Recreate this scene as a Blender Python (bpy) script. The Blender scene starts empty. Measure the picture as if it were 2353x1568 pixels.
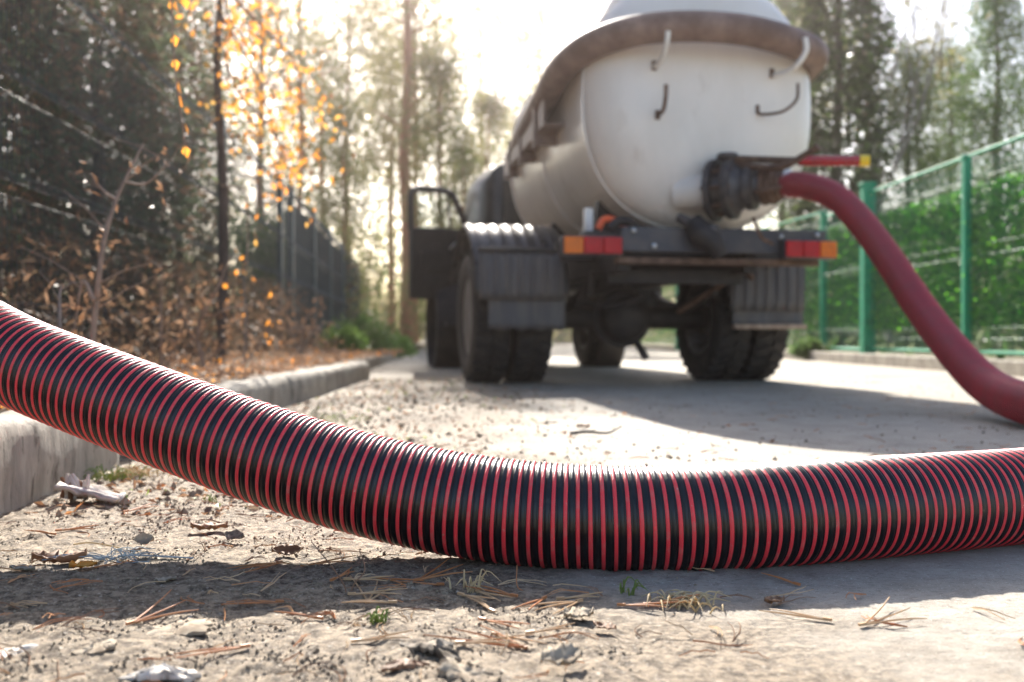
import bpy, math, random
import numpy as np
from mathutils import Vector, Matrix, noise
random.seed(7); RNG = np.random.default_rng(11)
S = bpy.context.scene; C = bpy.context.collection; R = math.radians; PI = math.pi

# ---------------------------------------------------------------- camera, sky, sun, exposure
cd = bpy.data.cameras.new('camera'); cam = bpy.data.objects.new('camera', cd); C.objects.link(cam); S.camera = cam
CAMH = .32
cam.location = (0, 0, CAMH); cam.rotation_euler = (R(90 - .22), 0, 0)
cd.sensor_width = 36; cd.lens = 35; cd.clip_start = .05; cd.clip_end = 800
cd.dof.use_dof = True; cd.dof.focus_distance = 1.40; cd.dof.aperture_fstop = 3.9; cd.dof.aperture_blades = 0
SUN_EL, SUN_AZ = 34, -7           # azimuth from +Y towards +X
w = bpy.data.worlds.new('World'); S.world = w; w.use_nodes = True
nt = w.node_tree; sky = nt.nodes.new('ShaderNodeTexSky'); sky.sky_type = 'NISHITA'; sky.sun_disc = False
sky.sun_elevation = R(SUN_EL); sky.sun_rotation = R(SUN_AZ); sky.air_density = 1.0; sky.dust_density = 2.0; sky.ozone_density = 1.2
nt.links.new(sky.outputs[0], nt.nodes['Background'].inputs[0]); nt.nodes['Background'].inputs[1].default_value = .086
sd = bpy.data.lights.new('sun', 'SUN'); sun = bpy.data.objects.new('sun', sd); C.objects.link(sun)
sd.energy = 4.9; sd.angle = R(.55); sd.color = (1, .94, .85)
sv = Vector((math.sin(R(SUN_AZ)) * math.cos(R(SUN_EL)), math.cos(R(SUN_AZ)) * math.cos(R(SUN_EL)), math.sin(R(SUN_EL))))
sun.rotation_euler = sv.to_track_quat('Z', 'Y').to_euler(); sun.location = sv * 40
S.view_settings.view_transform = 'Standard'; S.view_settings.look = 'None'
S.view_settings.exposure = 1.72; S.view_settings.gamma = 1; S.view_settings.use_curve_mapping = False
GLARE_HAZE = .0026
try:
    S.cycles.volume_bounces = 1; S.cycles.max_bounces = 10; S.cycles.transparent_max_bounces = 24; S.cycles.sample_clamp_indirect = 6
except Exception: pass

# ---------------------------------------------------------------- helpers
def tag(o, label=None, cat=None, group=None, kind=None):
    if label: o['label'] = label
    if cat: o['category'] = cat
    if group: o['group'] = group
    if kind: o['kind'] = kind
    return o
def empty(name, loc=(0, 0, 0), rz=0, **k):
    o = bpy.data.objects.new(name, None); C.objects.link(o); o.location = loc; o.rotation_euler = (0, 0, rz); o.empty_display_size = .1
    return tag(o, **k)
def link(name, me, parent=None, loc=None, rot=None):
    o = bpy.data.objects.new(name, me); C.objects.link(o)
    if parent: o.parent = parent
    if loc: o.location = loc
    if rot: o.rotation_euler = rot
    return o
def copy_tree(o, parent=None):
    c = o.copy(); C.objects.link(c)
    if parent: c.parent = parent
    for ch in list(o.children): copy_tree(ch, c)
    return c
def catmull(pts, n=12):
    P = [np.array(p, float) for p in pts]; P = [2 * P[0] - P[1]] + P + [2 * P[-1] - P[-2]]; out = []
    for i in range(1, len(P) - 2):
        for k in range(n):
            t = k / n; a, b, c, d = P[i - 1:i + 3]
            out.append(.5 * ((2 * b) + (c - a) * t + (2 * a - 5 * b + 4 * c - d) * t * t + (3 * b - a - 3 * c + d) * t ** 3))
    out.append(P[-2]); return np.array(out)
def resample(P, s):
    d = np.r_[0, np.cumsum(np.linalg.norm(np.diff(P, axis=0), axis=1))]
    return np.stack([np.interp(s, d, P[:, k]) for k in range(3)], 1)
def length(P): return float(np.linalg.norm(np.diff(P, axis=0), axis=1).sum())
def frames(P):
    T = np.gradient(P, axis=0); T /= np.linalg.norm(T, axis=1)[:, None]
    up = np.array([0, 0, 1.]) if abs(T[0][2]) < .9 else np.array([1., 0, 0]); N = np.zeros_like(P); n = up - T[0] * up.dot(T[0]); n /= np.linalg.norm(n)
    for i in range(len(P)):
        n = n - T[i] * n.dot(T[i]); n /= np.linalg.norm(n); N[i] = n
    return T, N, np.cross(T, N)
class MB:
    def __init__(s): s.v = []; s.f = []
    def add(s, v, f):
        b = len(s.v); s.v += [tuple(map(float, p)) for p in v]; s.f += [tuple(i + b for i in q) for q in f]; return s
    def box(s, x0, x1, y0, y1, z0, z1, m=None):
        v = [(x, y, z) for x in (x0, x1) for y in (y0, y1) for z in (z0, z1)]
        if m is not None: v = [tuple(m @ Vector(p)) for p in v]
        return s.add(v, [(0, 1, 3, 2), (4, 6, 7, 5), (0, 4, 5, 1), (2, 3, 7, 6), (0, 2, 6, 4), (1, 5, 7, 3)])
    def tube(s, pts, r, n=12, cap=True, sm=0):
        P = catmull(pts, sm) if sm else np.array(pts, float)
        r = np.interp(np.linspace(0, 1, len(P)), np.linspace(0, 1, len(r)), r) if hasattr(r, '__len__') else np.full(len(P), r)
        T, N, B = frames(P); v = []; f = []
        for i in range(len(P)):
            for j in range(n):
                a = 2 * PI * j / n; v.append(P[i] + r[i] * (math.cos(a) * N[i] + math.sin(a) * B[i]))
        for i in range(len(P) - 1):
            for j in range(n):
                k = (j + 1) % n; f.append((i * n + j, i * n + k, (i + 1) * n + k, (i + 1) * n + j))
        if cap: f.append(tuple(range(n - 1, -1, -1))); f.append(tuple((len(P) - 1) * n + j for j in range(n)))
        return s.add(v, f)
    def lathe(s, prof, m=None, n=40, close=False):     # prof: (radius, axial) turned about local Y
        v = []; f = []; k = len(prof)
        for j in range(n):
            a = 2 * PI * j / n
            for r, y in prof: v.append((r * math.cos(a), y, r * math.sin(a)))
        for j in range(n):
            j2 = (j + 1) % n
            for i in range(k - 1 + (1 if close else 0)):
                i2 = (i + 1) % k; f.append((j * k + i, j * k + i2, j2 * k + i2, j2 * k + i))
        if not close:
            f.append(tuple(j * k for j in range(n))); f.append(tuple(j * k + k - 1 for j in range(n - 1, -1, -1)))
        if m is not None: v = [tuple(m @ Vector(p)) for p in v]
        return s.add(v, f)
    def prism(s, poly, y0, y1, m=None):               # poly in XZ, extruded along Y
        n = len(poly); v = [(x, y0, z) for x, z in poly] + [(x, y1, z) for x, z in poly]
        f = [tuple(range(n)), tuple(range(2 * n - 1, n - 1, -1))] + [(i, i + n, (i + 1) % n + n, (i + 1) % n) for i in range(n)]
        if m is not None: v = [tuple(m @ Vector(p)) for p in v]
        return s.add(v, f)
    def mesh(s, name, mat, smooth=35):
        me = bpy.data.meshes.new(name); me.from_pydata(s.v, [], s.f); me.materials.append(mat)
        if smooth:
            me.shade_smooth(); me.set_sharp_from_angle(angle=R(smooth))
        return me
    def build(s, name, mat, parent=None, loc=None, rot=None, smooth=35, bevel=0):
        o = link(name, s.mesh(name, mat, smooth), parent, loc, rot)
        if bevel:
            b = o.modifiers.new('bevel', 'BEVEL'); b.width = bevel; b.segments = 2; b.limit_method = 'ANGLE'; b.angle_limit = R(40)
        return o
def npmesh(name, V, F, mats, midx=None, smooth=False):
    V = np.asarray(V, np.float32); F = np.asarray(F, np.int32); me = bpy.data.meshes.new(name); k = F.shape[1]
    me.vertices.add(len(V)); me.vertices.foreach_set('co', V.ravel()); me.loops.add(F.size); me.loops.foreach_set('vertex_index', F.ravel())
    me.polygons.add(len(F)); me.polygons.foreach_set('loop_start', np.arange(0, F.size, k, dtype=np.int32))
    try: me.polygons.foreach_set('loop_total', np.full(len(F), k, np.int32))
    except Exception: pass
    for m in (mats if isinstance(mats, (list, tuple)) else [mats]): me.materials.append(m)
    if midx is not None: me.polygons.foreach_set('material_index', np.asarray(midx, np.int32))
    me.polygons.foreach_set('use_smooth', np.full(len(F), bool(smooth)))
    me.update(calc_edges=True); me.validate(); return me
def unit(a): return a / (np.linalg.norm(a, axis=-1, keepdims=True) + 1e-9)
def leaves(P, D, L, W, bend=.0):
    """leaf-sized quads: P roots (n,3), D directions, L lengths, W widths -> V, F (diamond shaped)"""
    n = len(P); D = unit(D); side = unit(np.cross(D, RNG.normal(size=(n, 3)))); nn = np.cross(D, side)
    L = np.broadcast_to(L, n)[:, None]; W = np.broadcast_to(W, n)[:, None]
    a = P; b = P + D * L * .45 + side * W * .5 + nn * L * bend; c = P + D * L; d = P + D * L * .45 - side * W * .5 + nn * L * bend
    V = np.stack([a, b, c, d], 1).reshape(-1, 3); return V, np.arange(4 * n).reshape(n, 4)
def G(px, py):                                        # a ground point
    Y = CAMH * 2288 / (py - 775); return ((px - 1176.5) / 2288 * Y, Y)

# ---------------------------------------------------------------- materials
def mat(name, col, rough=.6, metal=0, col2=None, scale=6, lo=.4, hi=.65, bump=0, bscale=60, spec=.5, coat=0, trans=0, detail=6, stretch=None, col3=None, s3=1, lo3=.5, hi3=.7, rvar=0, coord='Object'):
    m = bpy.data.materials.new(name); m.use_nodes = True; t = m.node_tree; N = t.nodes; Lk = t.links; b = N['Principled BSDF']
    b.inputs['Base Color'].default_value = (*col, 1); b.inputs['Roughness'].default_value = rough; b.inputs['Metallic'].default_value = metal
    b.inputs['Specular IOR Level'].default_value = spec; b.inputs['Coat Weight'].default_value = coat; b.inputs['Coat Roughness'].default_value = .15
    tc = N.new('ShaderNodeTexCoord').outputs[coord]
    if stretch:
        mp = N.new('ShaderNodeMapping'); mp.inputs['Scale'].default_value = stretch; Lk.new(tc, mp.inputs[0]); tc = mp.outputs[0]
    def nz(sc, lo, hi, det=detail):
        n = N.new('ShaderNodeTexNoise'); n.inputs['Scale'].default_value = sc; n.inputs['Detail'].default_value = det; n.inputs['Roughness'].default_value = .62; Lk.new(tc, n.inputs['Vector'])
        r = N.new('ShaderNodeMapRange'); r.inputs[1].default_value = lo; r.inputs[2].default_value = hi; Lk.new(n.outputs['Fac'], r.inputs[0]); return r.outputs[0]
    cur = None
    if col2:
        fac = nz(scale, lo, hi); mx = N.new('ShaderNodeMix'); mx.data_type = 'RGBA'; mx.inputs[6].default_value = (*col, 1); mx.inputs[7].default_value = (*col2, 1)
        Lk.new(fac, mx.inputs[0]); cur = mx.outputs[2]
        if rvar:
            q = N.new('ShaderNodeMath'); q.operation = 'MULTIPLY_ADD'; q.inputs[1].default_value = rvar; q.inputs[2].default_value = rough; Lk.new(fac, q.inputs[0]); Lk.new(q.outputs[0], b.inputs['Roughness'])
    if col3:
        mx = N.new('ShaderNodeMix'); mx.data_type = 'RGBA'; mx.inputs[7].default_value = (*col3, 1); Lk.new(nz(s3, lo3, hi3), mx.inputs[0])
        if cur: Lk.new(cur, mx.inputs[6])
        else: mx.inputs[6].default_value = (*col, 1)
        cur = mx.outputs[2]
    if cur: Lk.new(cur, b.inputs['Base Color'])
    if bump:
        n = N.new('ShaderNodeTexNoise'); n.inputs['Scale'].default_value = bscale; n.inputs['Detail'].default_value = 8; n.inputs['Roughness'].default_value = .65; Lk.new(tc, n.inputs['Vector'])
        bp = N.new('ShaderNodeBump'); bp.inputs['Strength'].default_value = 1; bp.inputs['Distance'].default_value = bump; Lk.new(n.outputs['Fac'], bp.inputs['Height']); Lk.new(bp.outputs[0], b.inputs['Normal'])
    if trans:
        tr = N.new('ShaderNodeBsdfTranslucent'); ms = N.new('ShaderNodeMixShader'); ms.inputs[0].default_value = trans
        tr.inputs[0].default_value = (*[min(1, c * 1.6) for c in col], 1)
        if cur:
            hs = N.new('ShaderNodeHueSaturation'); hs.inputs['Value'].default_value = 1.6; Lk.new(cur, hs.inputs['Color']); Lk.new(hs.outputs[0], tr.inputs[0])
        Lk.new(b.outputs[0], ms.inputs[1]); Lk.new(tr.outputs[0], ms.inputs[2]); Lk.new(ms.outputs[0], N['Material Output'].inputs['Surface'])
    return m
M = {}
def ground_material():
    m = bpy.data.materials.new('ground'); m.use_nodes = True; t = m.node_tree; N = t.nodes; Lk = t.links; b = N['Principled BSDF']
    geo = N.new('ShaderNodeNewGeometry').outputs['Position']; sep = N.new('ShaderNodeSeparateXYZ'); Lk.new(geo, sep.inputs[0])
    def nz(sc, det=8, ro=.62, st=None):
        v = geo
        if st: mp = N.new('ShaderNodeMapping'); mp.inputs['Scale'].default_value = st; Lk.new(geo, mp.inputs[0]); v = mp.outputs[0]
        n = N.new('ShaderNodeTexNoise'); n.inputs['Scale'].default_value = sc; n.inputs['Detail'].default_value = det; n.inputs['Roughness'].default_value = ro; Lk.new(v, n.inputs['Vector']); return n.outputs['Fac']
    def mr(x, a, bb, c=0, d=1):
        r = N.new('ShaderNodeMapRange'); r.inputs[1].default_value = a; r.inputs[2].default_value = bb; r.inputs[3].default_value = c; r.inputs[4].default_value = d; Lk.new(x, r.inputs[0]); return r.outputs[0]
    def mix(f, a, bb):
        x = N.new('ShaderNodeMix'); x.data_type = 'RGBA'; Lk.new(f, x.inputs[0])
        for s, q in ((6, a), (7, bb)):
            if isinstance(q, tuple): x.inputs[s].default_value = (*q, 1)
            else: Lk.new(q, x.inputs[s])
        return x.outputs[2]
    def op(o, a, bb):
        x = N.new('ShaderNodeMath'); x.operation = o
        for s, q in ((0, a), (1, bb)):
            if isinstance(q, (int, float)): x.inputs[s].default_value = q
            else: Lk.new(q, x.inputs[s])
        return x.outputs[0]
    xo = op('ADD', sep.outputs[0], op('MULTIPLY', op('SUBTRACT', nz(2.2), .5), 1.3))
    xo = op('SUBTRACT', xo, mr(sep.outputs[1], .80, 1.35, .42, 0))
    mask = mr(xo, -.08, .22)                       # 0 soil, 1 concrete
    soil = mix(mr(nz(75, 10, .72), .40, .58), (.065, .047, .032), (.32, .255, .18))
    soil = mix(mr(nz(5), .5, .75, 0, .7), soil, (.22, .175, .125))
    soil = mix(mr(nz(170, 4), .58, .72), soil, (.50, .45, .38))
    conc = mix(mr(nz(9), .35, .65), (.29, .262, .22), (.40, .362, .305))
    conc = mix(mr(nz(85, 8, .78, (1, 1.8, 1)), .515, .63, 0, .85), conc, (.15, .127, .10))
    conc = mix(mr(nz(14, 6, .7), .60, .72), conc, (.20, .17, .14))
    conc = mix(mr(nz(3.1, 7, .7), .55, .68, 0, .75), conc, (.17, .142, .108))
    conc = mix(mr(nz(.9, 8, .7, (1, .6, 1)), .48, .62, 0, .7), conc, (.22, .19, .15))
    conc = mix(mr(nz(1.6), .5, .7), conc, (.36, .32, .265))
    conc = mix(mr(nz(320, 3), .60, .72), conc, (.56, .53, .48))
    far = mix(mr(nz(1.3, 8, .7), .45, .6), (.37, .33, .27), (.21, .182, .145))
    col = mix(mask, soil, conc); col = mix(mr(sep.outputs[1], 3.5, 12), col, far)
    Lk.new(col, b.inputs['Base Color']); b.inputs['Roughness'].default_value = .82; b.inputs['Specular IOR Level'].default_value = .3
    h = op('ADD', op('MULTIPLY', nz(60, 10, .7), mr(mask, 0, 1, .009, .0040)), op('MULTIPLY', nz(380, 4, .6), .0014))
    bp = N.new('ShaderNodeBump'); bp.inputs['Distance'].default_value = 1; bp.inputs['Strength'].default_value = .8; Lk.new(h, bp.inputs['Height']); Lk.new(bp.outputs[0], b.inputs['Normal'])
    return m
M['ground'] = ground_material()
M['soil'] = mat('verge_soil', (.13, .095, .065), .9, col2=(.28, .21, .15), scale=30, bump=.01, bscale=50)
M['grassland'] = mat('forest_floor', (.09, .10, .04), .9, col2=(.22, .17, .10), scale=2, bump=.02, bscale=20)
M['kerb'] = mat('kerb_concrete', (.38, .34, .28), .85, col2=(.19, .17, .14), scale=13, stretch=(1, 1, .35), col3=(.10, .085, .065), s3=30, lo3=.56, hi3=.66, bump=.006, bscale=45, detail=9)
M['black_hose'] = mat('black_rubber', (.0022, .0026, .004), .29, col2=(.008, .009, .011), scale=24, lo=.50, hi=.72, rvar=.22, bump=.0006, bscale=110, spec=.52, col3=(.05, .045, .038), s3=38, lo3=.64, hi3=.82, detail=8)
M['red_rib'] = mat('red_plastic_rib', (.80, .045, .060), .36, col2=(.68, .13, .12), scale=60, lo=.5, hi=.7, rvar=.2, bump=.0007, bscale=500, detail=8, col3=(.50, .33, .26), s3=210, lo3=.64, hi3=.73)
M['maroon'] = mat('maroon_plastic', (.15, .010, .017), .36, col2=(.15, .022, .028), scale=9, rvar=.15, col3=(.17, .06, .055), s3=22, lo3=.6, hi3=.75, spec=.5)
M['maroon_rib'] = mat('maroon_rib', (.48, .040, .055), .36, col2=(.36, .05, .055), scale=12)
M['tank'] = mat('tank_paint', (.80, .735, .66), .32, col2=(.72, .66, .585), scale=2.6, lo=.42, hi=.68, rvar=.2, col3=(.42, .32, .23), s3=4.2, lo3=.60, hi3=.92, bump=.002, bscale=7, coat=.25, stretch=(1, 1, .45))
M['stored'] = mat('brown_rubber', (.13, .075, .055), .55, col2=(.23, .15, .12), scale=7, bump=.003, bscale=60, spec=.4)
M['tray'] = mat('tray_steel', (.26, .19, .155), .5, col2=(.15, .09, .07), scale=8, bump=.002, bscale=30)
M['white_steel'] = mat('white_painted_steel', (.78, .76, .72), .35, col2=(.55, .5, .45), scale=9, lo=.55, hi=.75)
M['rust'] = mat('rusty_iron', (.10, .055, .035), .7, col2=(.20, .12, .08), scale=18, bump=.004, bscale=50, metal=.2)
M['dark_iron'] = mat('dark_iron', (.055, .053, .058), .5, col2=(.14, .12, .105), scale=14, bump=.003, bscale=60, metal=.5)
M['beam'] = mat('dusty_grey_beam', (.045, .045, .055), .5, col2=(.09, .08, .075), scale=6, bump=.002, bscale=50)
M['under'] = mat('oily_chassis', (.012, .010, .010), .6, col2=(.035, .027, .024), scale=9, bump=.004, bscale=40)
M['plastic'] = mat('black_mudguard_plastic', (.028, .028, .031), .27, col2=(.065, .062, .060), scale=8, rvar=.25)
M['flap'] = mat('grey_rubber_flap', (.075, .072, .076), .6, col2=(.12, .108, .098), scale=5, stretch=(4, 4, .6), bump=.002, bscale=30)
M['tyre'] = mat('tyre_rubber', (.011, .011, .012), .75, col2=(.04, .034, .03), scale=14, bump=.003, bscale=60)
M['rim'] = mat('wheel_rim', (.16, .155, .16), .5, col2=(.08, .065, .05), scale=10)
M['cab'] = mat('dark_cab_paint', (.010, .013, .014), .4, col2=(.02, .024, .025), scale=5)
M['door_in'] = mat('black_door_trim', (.018, .017, .016), .5, col2=(.032, .03, .028), scale=12, bump=.002, bscale=30)
M['red_lens'] = mat('red_lens', (.50, .006, .010), .4, col2=(.36, .012, .016), scale=30, spec=.3)
M['amber_lens'] = mat('amber_lens', (.75, .17, .008), .4, col2=(.60, .14, .015), scale=30, spec=.3)
M['red_paint'] = mat('red_lever_paint', (.42, .012, .016), .25, coat=.4, col2=(.30, .02, .02), scale=20)
M['yellow'] = mat('yellow_cap', (.85, .58, .02), .4)
M['orange'] = mat('orange_strap', (.85, .12, .03), .5)
M['zinc'] = mat('zinc_clamp', (.62, .62, .62), .3, metal=.9, col2=(.4, .38, .35), scale=30)
M['green_paint'] = mat('green_fence_paint', (.006, .24, .125), .65, col2=(.01, .30, .16), scale=10, spec=.3)
M['green_wire'] = mat('green_wire', (.03, .19, .11), .55, spec=.35)
M['teal_paint'] = mat('dark_teal_paint', (.016, .06, .075), .4, col2=(.03, .09, .105), scale=9)
M['teal_wire'] = mat('dark_wire', (.02, .042, .05), .4, spec=.6)
M['screen_leaf'] = mat('plastic_hedge_leaf', (.05, .25, .022), .35, col2=(.19, .46, .035), scale=4.5, trans=.5)
M['screen_shaded'] = mat('shaded_plastic_leaf', (.020, .085, .022), .35, col2=(.035, .13, .03), scale=4, trans=.3)  # darker copy of the leaf, painting dappled shade into the screen
M['screen_back'] = mat('dark_green_netting', (.012, .055, .025), .7)
M['thuja'] = mat('thuja_leaf', (.075, .11, .058), .45, col2=(.14, .155, .09), scale=1.2, trans=.5, spec=.4)
M['thuja_brown'] = mat('dry_thuja_leaf', (.22, .125, .075), .6, col2=(.31, .20, .125), scale=1.5, trans=.42, spec=.25)
M['thuja_dark'] = mat('dark_dry_leaf', (.10, .065, .042), .6, col2=(.11, .08, .05), scale=1.5, trans=.25)
M['pine_leaf'] = mat('pine_needles', (.16, .17, .065), .5, col2=(.24, .20, .10), scale=.7, trans=.6, spec=.3)
M['spruce_leaf'] = mat('spruce_needles', (.060, .125, .030), .5, col2=(.12, .17, .045), scale=.8, trans=.35, spec=.3)
M['conifer_dark'] = mat('dark_conifer_leaf', (.030, .048, .018), .5, col2=(.05, .07, .025), scale=1, trans=.18, spec=.3)
M['orange_leaf'] = mat('orange_birch_leaf', (.70, .25, .03), .5, col2=(.78, .36, .05), scale=3, trans=.42)
M['leaf_yellow'] = mat('yellow_birch_leaf', (.70, .36, .06), .5, col2=(.6, .40, .12), scale=3, trans=.4)
M['green_leaf'] = mat('fresh_leaf', (.10, .19, .03), .4, col2=(.16, .24, .05), scale=2, trans=.45)
M['bark_red'] = mat('red_pine_bark', (.42, .17, .09), .8, col2=(.26, .11, .07), scale=5, stretch=(3, 3, .8), bump=.02, bscale=14)
M['bark_grey'] = mat('grey_bark', (.15, .12, .10), .85, col2=(.08, .065, .055), scale=6, stretch=(3, 3, .8), bump=.02, bscale=14)
M['bark_dark'] = mat('dark_bark', (.05, .04, .035), .8, col2=(.09, .07, .06), scale=8)
M['twig'] = mat('dry_twig', (.30, .21, .155), .75, col2=(.20, .14, .10), scale=20)
M['twig_grey'] = mat('grey_twig', (.24, .21, .19), .75, col2=(.16, .14, .12), scale=20)
M['needle'] = mat('dry_pine_needle', (.46, .17, .055), .5, col2=(.58, .31, .14), scale=8, trans=.15)
M['needle_pale'] = mat('pale_pine_needle', (.52, .33, .17), .5, col2=(.6, .44, .27), scale=8, trans=.15)
M['straw'] = mat('pale_straw', (.62, .50, .30), .6, col2=(.5, .38, .2), scale=20, trans=.2)
M['leaf_brown'] = mat('brown_leaf', (.22, .115, .06), .65, col2=(.33, .2, .12), scale=25, trans=.2)
M['leaf_pale'] = mat('bleached_leaf', (.46, .39, .30), .85, col2=(.24, .185, .13), spec=.2, scale=30, trans=.15)
M['leaf_grey'] = mat('grey_bark_flake', (.30, .265, .22), .9, col2=(.10, .08, .06), spec=.2, scale=45, bump=.003, bscale=120)
M['chip'] = mat('bleached_wood', (.62, .57, .51), .7, col2=(.30, .24, .19), scale=16, lo=.52, hi=.62, stretch=(1, 5, 1), bump=.002, bscale=90)
M['lint'] = mat('grey_blue_thread', (.33, .37, .39), .9)
M['grass'] = mat('short_grass', (.14, .22, .04), .5, col2=(.3, .32, .09), scale=5, trans=.35)
M['pebble'] = mat('grit', (.32, .26, .185), .9, col2=(.17, .13, .09), scale=60, spec=.2)
M['plank'] = mat('weathered_plank', (.30, .26, .23), .8, col2=(.19, .15, .13), scale=4, stretch=(4, 4, .5))
M['plank_w'] = mat('whitewashed_plank', (.55, .54, .52), .8, col2=(.42, .4, .38), scale=4)
def glass():
    m = mat('window_glass', (.8, .85, .85), .03, spec=.6); m.node_tree.nodes['Principled BSDF'].inputs['Transmission Weight'].default_value = 1
    m.node_tree.nodes['Principled BSDF'].inputs['IOR'].default_value = 1.05; return m
M['glass'] = glass()

# ---------------------------------------------------------------- ground
def hmap(x, y):
    m = min(1, max(0, (x + .02 + (noise.noise(Vector((x * 2.2, y * 2.2, 3))) * .9) + .05 - .42 * min(1, max(0, (1.35 - y) / .55))) / .3))
    h = 0
    if y < 6 and abs(x) < 4:
        a = .0042 * (1 - m) + .0016 * m
        k = min(1, max(0, (5.5 - y) / 3))
        h = a * k * (noise.noise(Vector((x * 60, y * 60, 0))) + 1.0 * noise.noise(Vector((x * 26, y * 26, 5)))) + .006 * (1 - m * .7) * noise.noise(Vector((x * 5, y * 5, 9)))
        h += (1 - m) * .004 * k
    return h
def axis(lo, hi, d, a, b, g=1.13):
    u = list(np.arange(lo, hi, d)); x = u[-1]; s = d
    while x < b: s *= g; x += s; u.append(x)
    x = u[0]; s = d
    while x > a: s *= g; x -= s; u.insert(0, x)
    return np.array(u)
xs = axis(-1.25, 1.3, .0075, -180, 180); ys = axis(.55, 2.0, .0075, -40, 420, 1.06)
XX, YY = np.meshgrid(xs, ys); ZZ = np.array([[hmap(x, y) if (-4 < x < 4 and .3 < y < 6) else 0 for x in xs] for y in ys])
nx, ny = len(xs), len(ys); idx = np.arange(nx * ny).reshape(ny, nx)
F = np.stack([idx[:-1, :-1], idx[:-1, 1:], idx[1:, 1:], idx[1:, :-1]], -1).reshape(-1, 4)
tag(link('ground', npmesh('ground', np.stack([XX, YY, ZZ], -1).reshape(-1, 3), F, M['ground'], smooth=True)), kind='structure')

# ---------------------------------------------------------------- kerb and left verge
kerb = empty('kerb', (0, 0, 0), label='weathered concrete kerb running along the left edge of the driveway', cat='kerb')
def stone(a, b, zt, wd=.13, seed=0):
    a = Vector(a); b = Vector(b); d = (b - a); Ln = d.length; d.normalize(); nrm = Vector((-d.y, d.x)); nu = max(6, int(Ln / .035)) if a.y < 6 else 8
    prof = [(0, -.03), (0, .03), (0, .07), (.0, zt * .8), (.006, zt - .012), (.02, zt), (wd * .5, zt + .002), (wd - .015, zt), (wd, zt - .02), (wd, -.03)]
    v = []; f = []; k = len(prof)
    for i in range(nu + 1):
        t = i / nu; e = .012 if i in (0, nu) else 0
        for o, z in prof:
            p = a + d * (t * Ln) + nrm * (o if o > wd / 2 else o + e * .6)
            n = noise.noise(Vector((p.x * 9 + seed, p.y * 9, z * 9))) * .009 + noise.noise(Vector((p.x * 35, p.y * 35, z * 35 + seed))) * .004
            v.append((p.x + nrm.x * n, p.y + nrm.y * n, z + (n - e * .5 if z > .05 else 0)))
    for i in range(nu):
        for j in range(k - 1): f.append((i * k + j, (i + 1) * k + j, (i + 1) * k + j + 1, i * k + j + 1))
    f.append(tuple(range(k))); f.append(tuple(nu * k + j for j in range(k - 1, -1, -1)))
    MB().add(v, f).build('kerb_stone', M['kerb'], kerb, smooth=40)
def kx(y): return -.78 - .075 * min(y, 3) - .02 * max(0, y - 3)
y = .55; k = 0
segs = [(.35, 1.28), (1.295, 2.46)] + [(2.62 + i * 1.02, 2.62 + i * 1.02 + 1.0) for i in range(5)]
for i, (y0, y1) in enumerate(segs):
    stone((kx(y0) + .003 * (i % 2), y0), (kx(y1) + .004 * ((i + 1) % 2), y1), .165 if y0 < 2.4 else .145 - .002 * i, seed=i * 3.3)
for i in range(9): stone((-1.30 - i * .055, 7.85 + i * 1.02), (-1.30 - (i + 1) * .055, 7.85 + i * 1.02 + 1.0), .12, seed=40 + i)
for i in range(3): stone((-1.45 - i * 1.02, 10.3 + i * .1), (-1.45 - (i + 1) * 1.0 - i * .02, 10.3 + (i + 1) * .1), .15, seed=60 + i)
vx = -axis(.0, 3.2, .05, 0, 60)[::1]; vy = axis(.3, 8, .05, -20, 120)
VX, VY = np.meshgrid(vx, vy)
VZ = np.array([[.125 + .03 * noise.noise(Vector((a * 3, b * 3, 1))) + .012 * noise.noise(Vector((a * 14, b * 14, 2))) - (.02 if a > -.08 else 0) + min(.35, .05 * max(0, -a - .5)) for a in vx] for b in vy])
KX = np.array([kx(b) if b < 7.7 else -1.30 - .054 * (b - 7.85) for b in vy])[:, None]
VX = VX + KX - .09
n2, m2 = VX.shape; idx = np.arange(n2 * m2).reshape(n2, m2)
F = np.stack([idx[:-1, :-1], idx[1:, :-1], idx[1:, 1:], idx[:-1, 1:]], -1).reshape(-1, 4)
tag(link('verge', npmesh('verge', np.stack([VX, VY, VZ], -1).reshape(-1, 3), F, M['soil'], smooth=True)), kind='structure')
def verge_z(x, y): return .125 + min(.35, .05 * max(0, -(x - kx(y)) - .6))
# right verge strip
MB().box(4.25, 60, 6.5, 16, -.05, .10).box(3.9, 60, 16.02, 90, -.05, .09).build('right_verge', M['grassland']).update_tag()
tag(bpy.data.objects['right_verge'], kind='structure')
MB().box(4.10, 4.25, 6.5, 16, -.05, .125).build('kerb_edge', M['kerb'], bevel=.01); tag(bpy.data.objects['kerb_edge'], label='straight concrete kerb below the green mesh fence on the right', cat='kerb')

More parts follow.
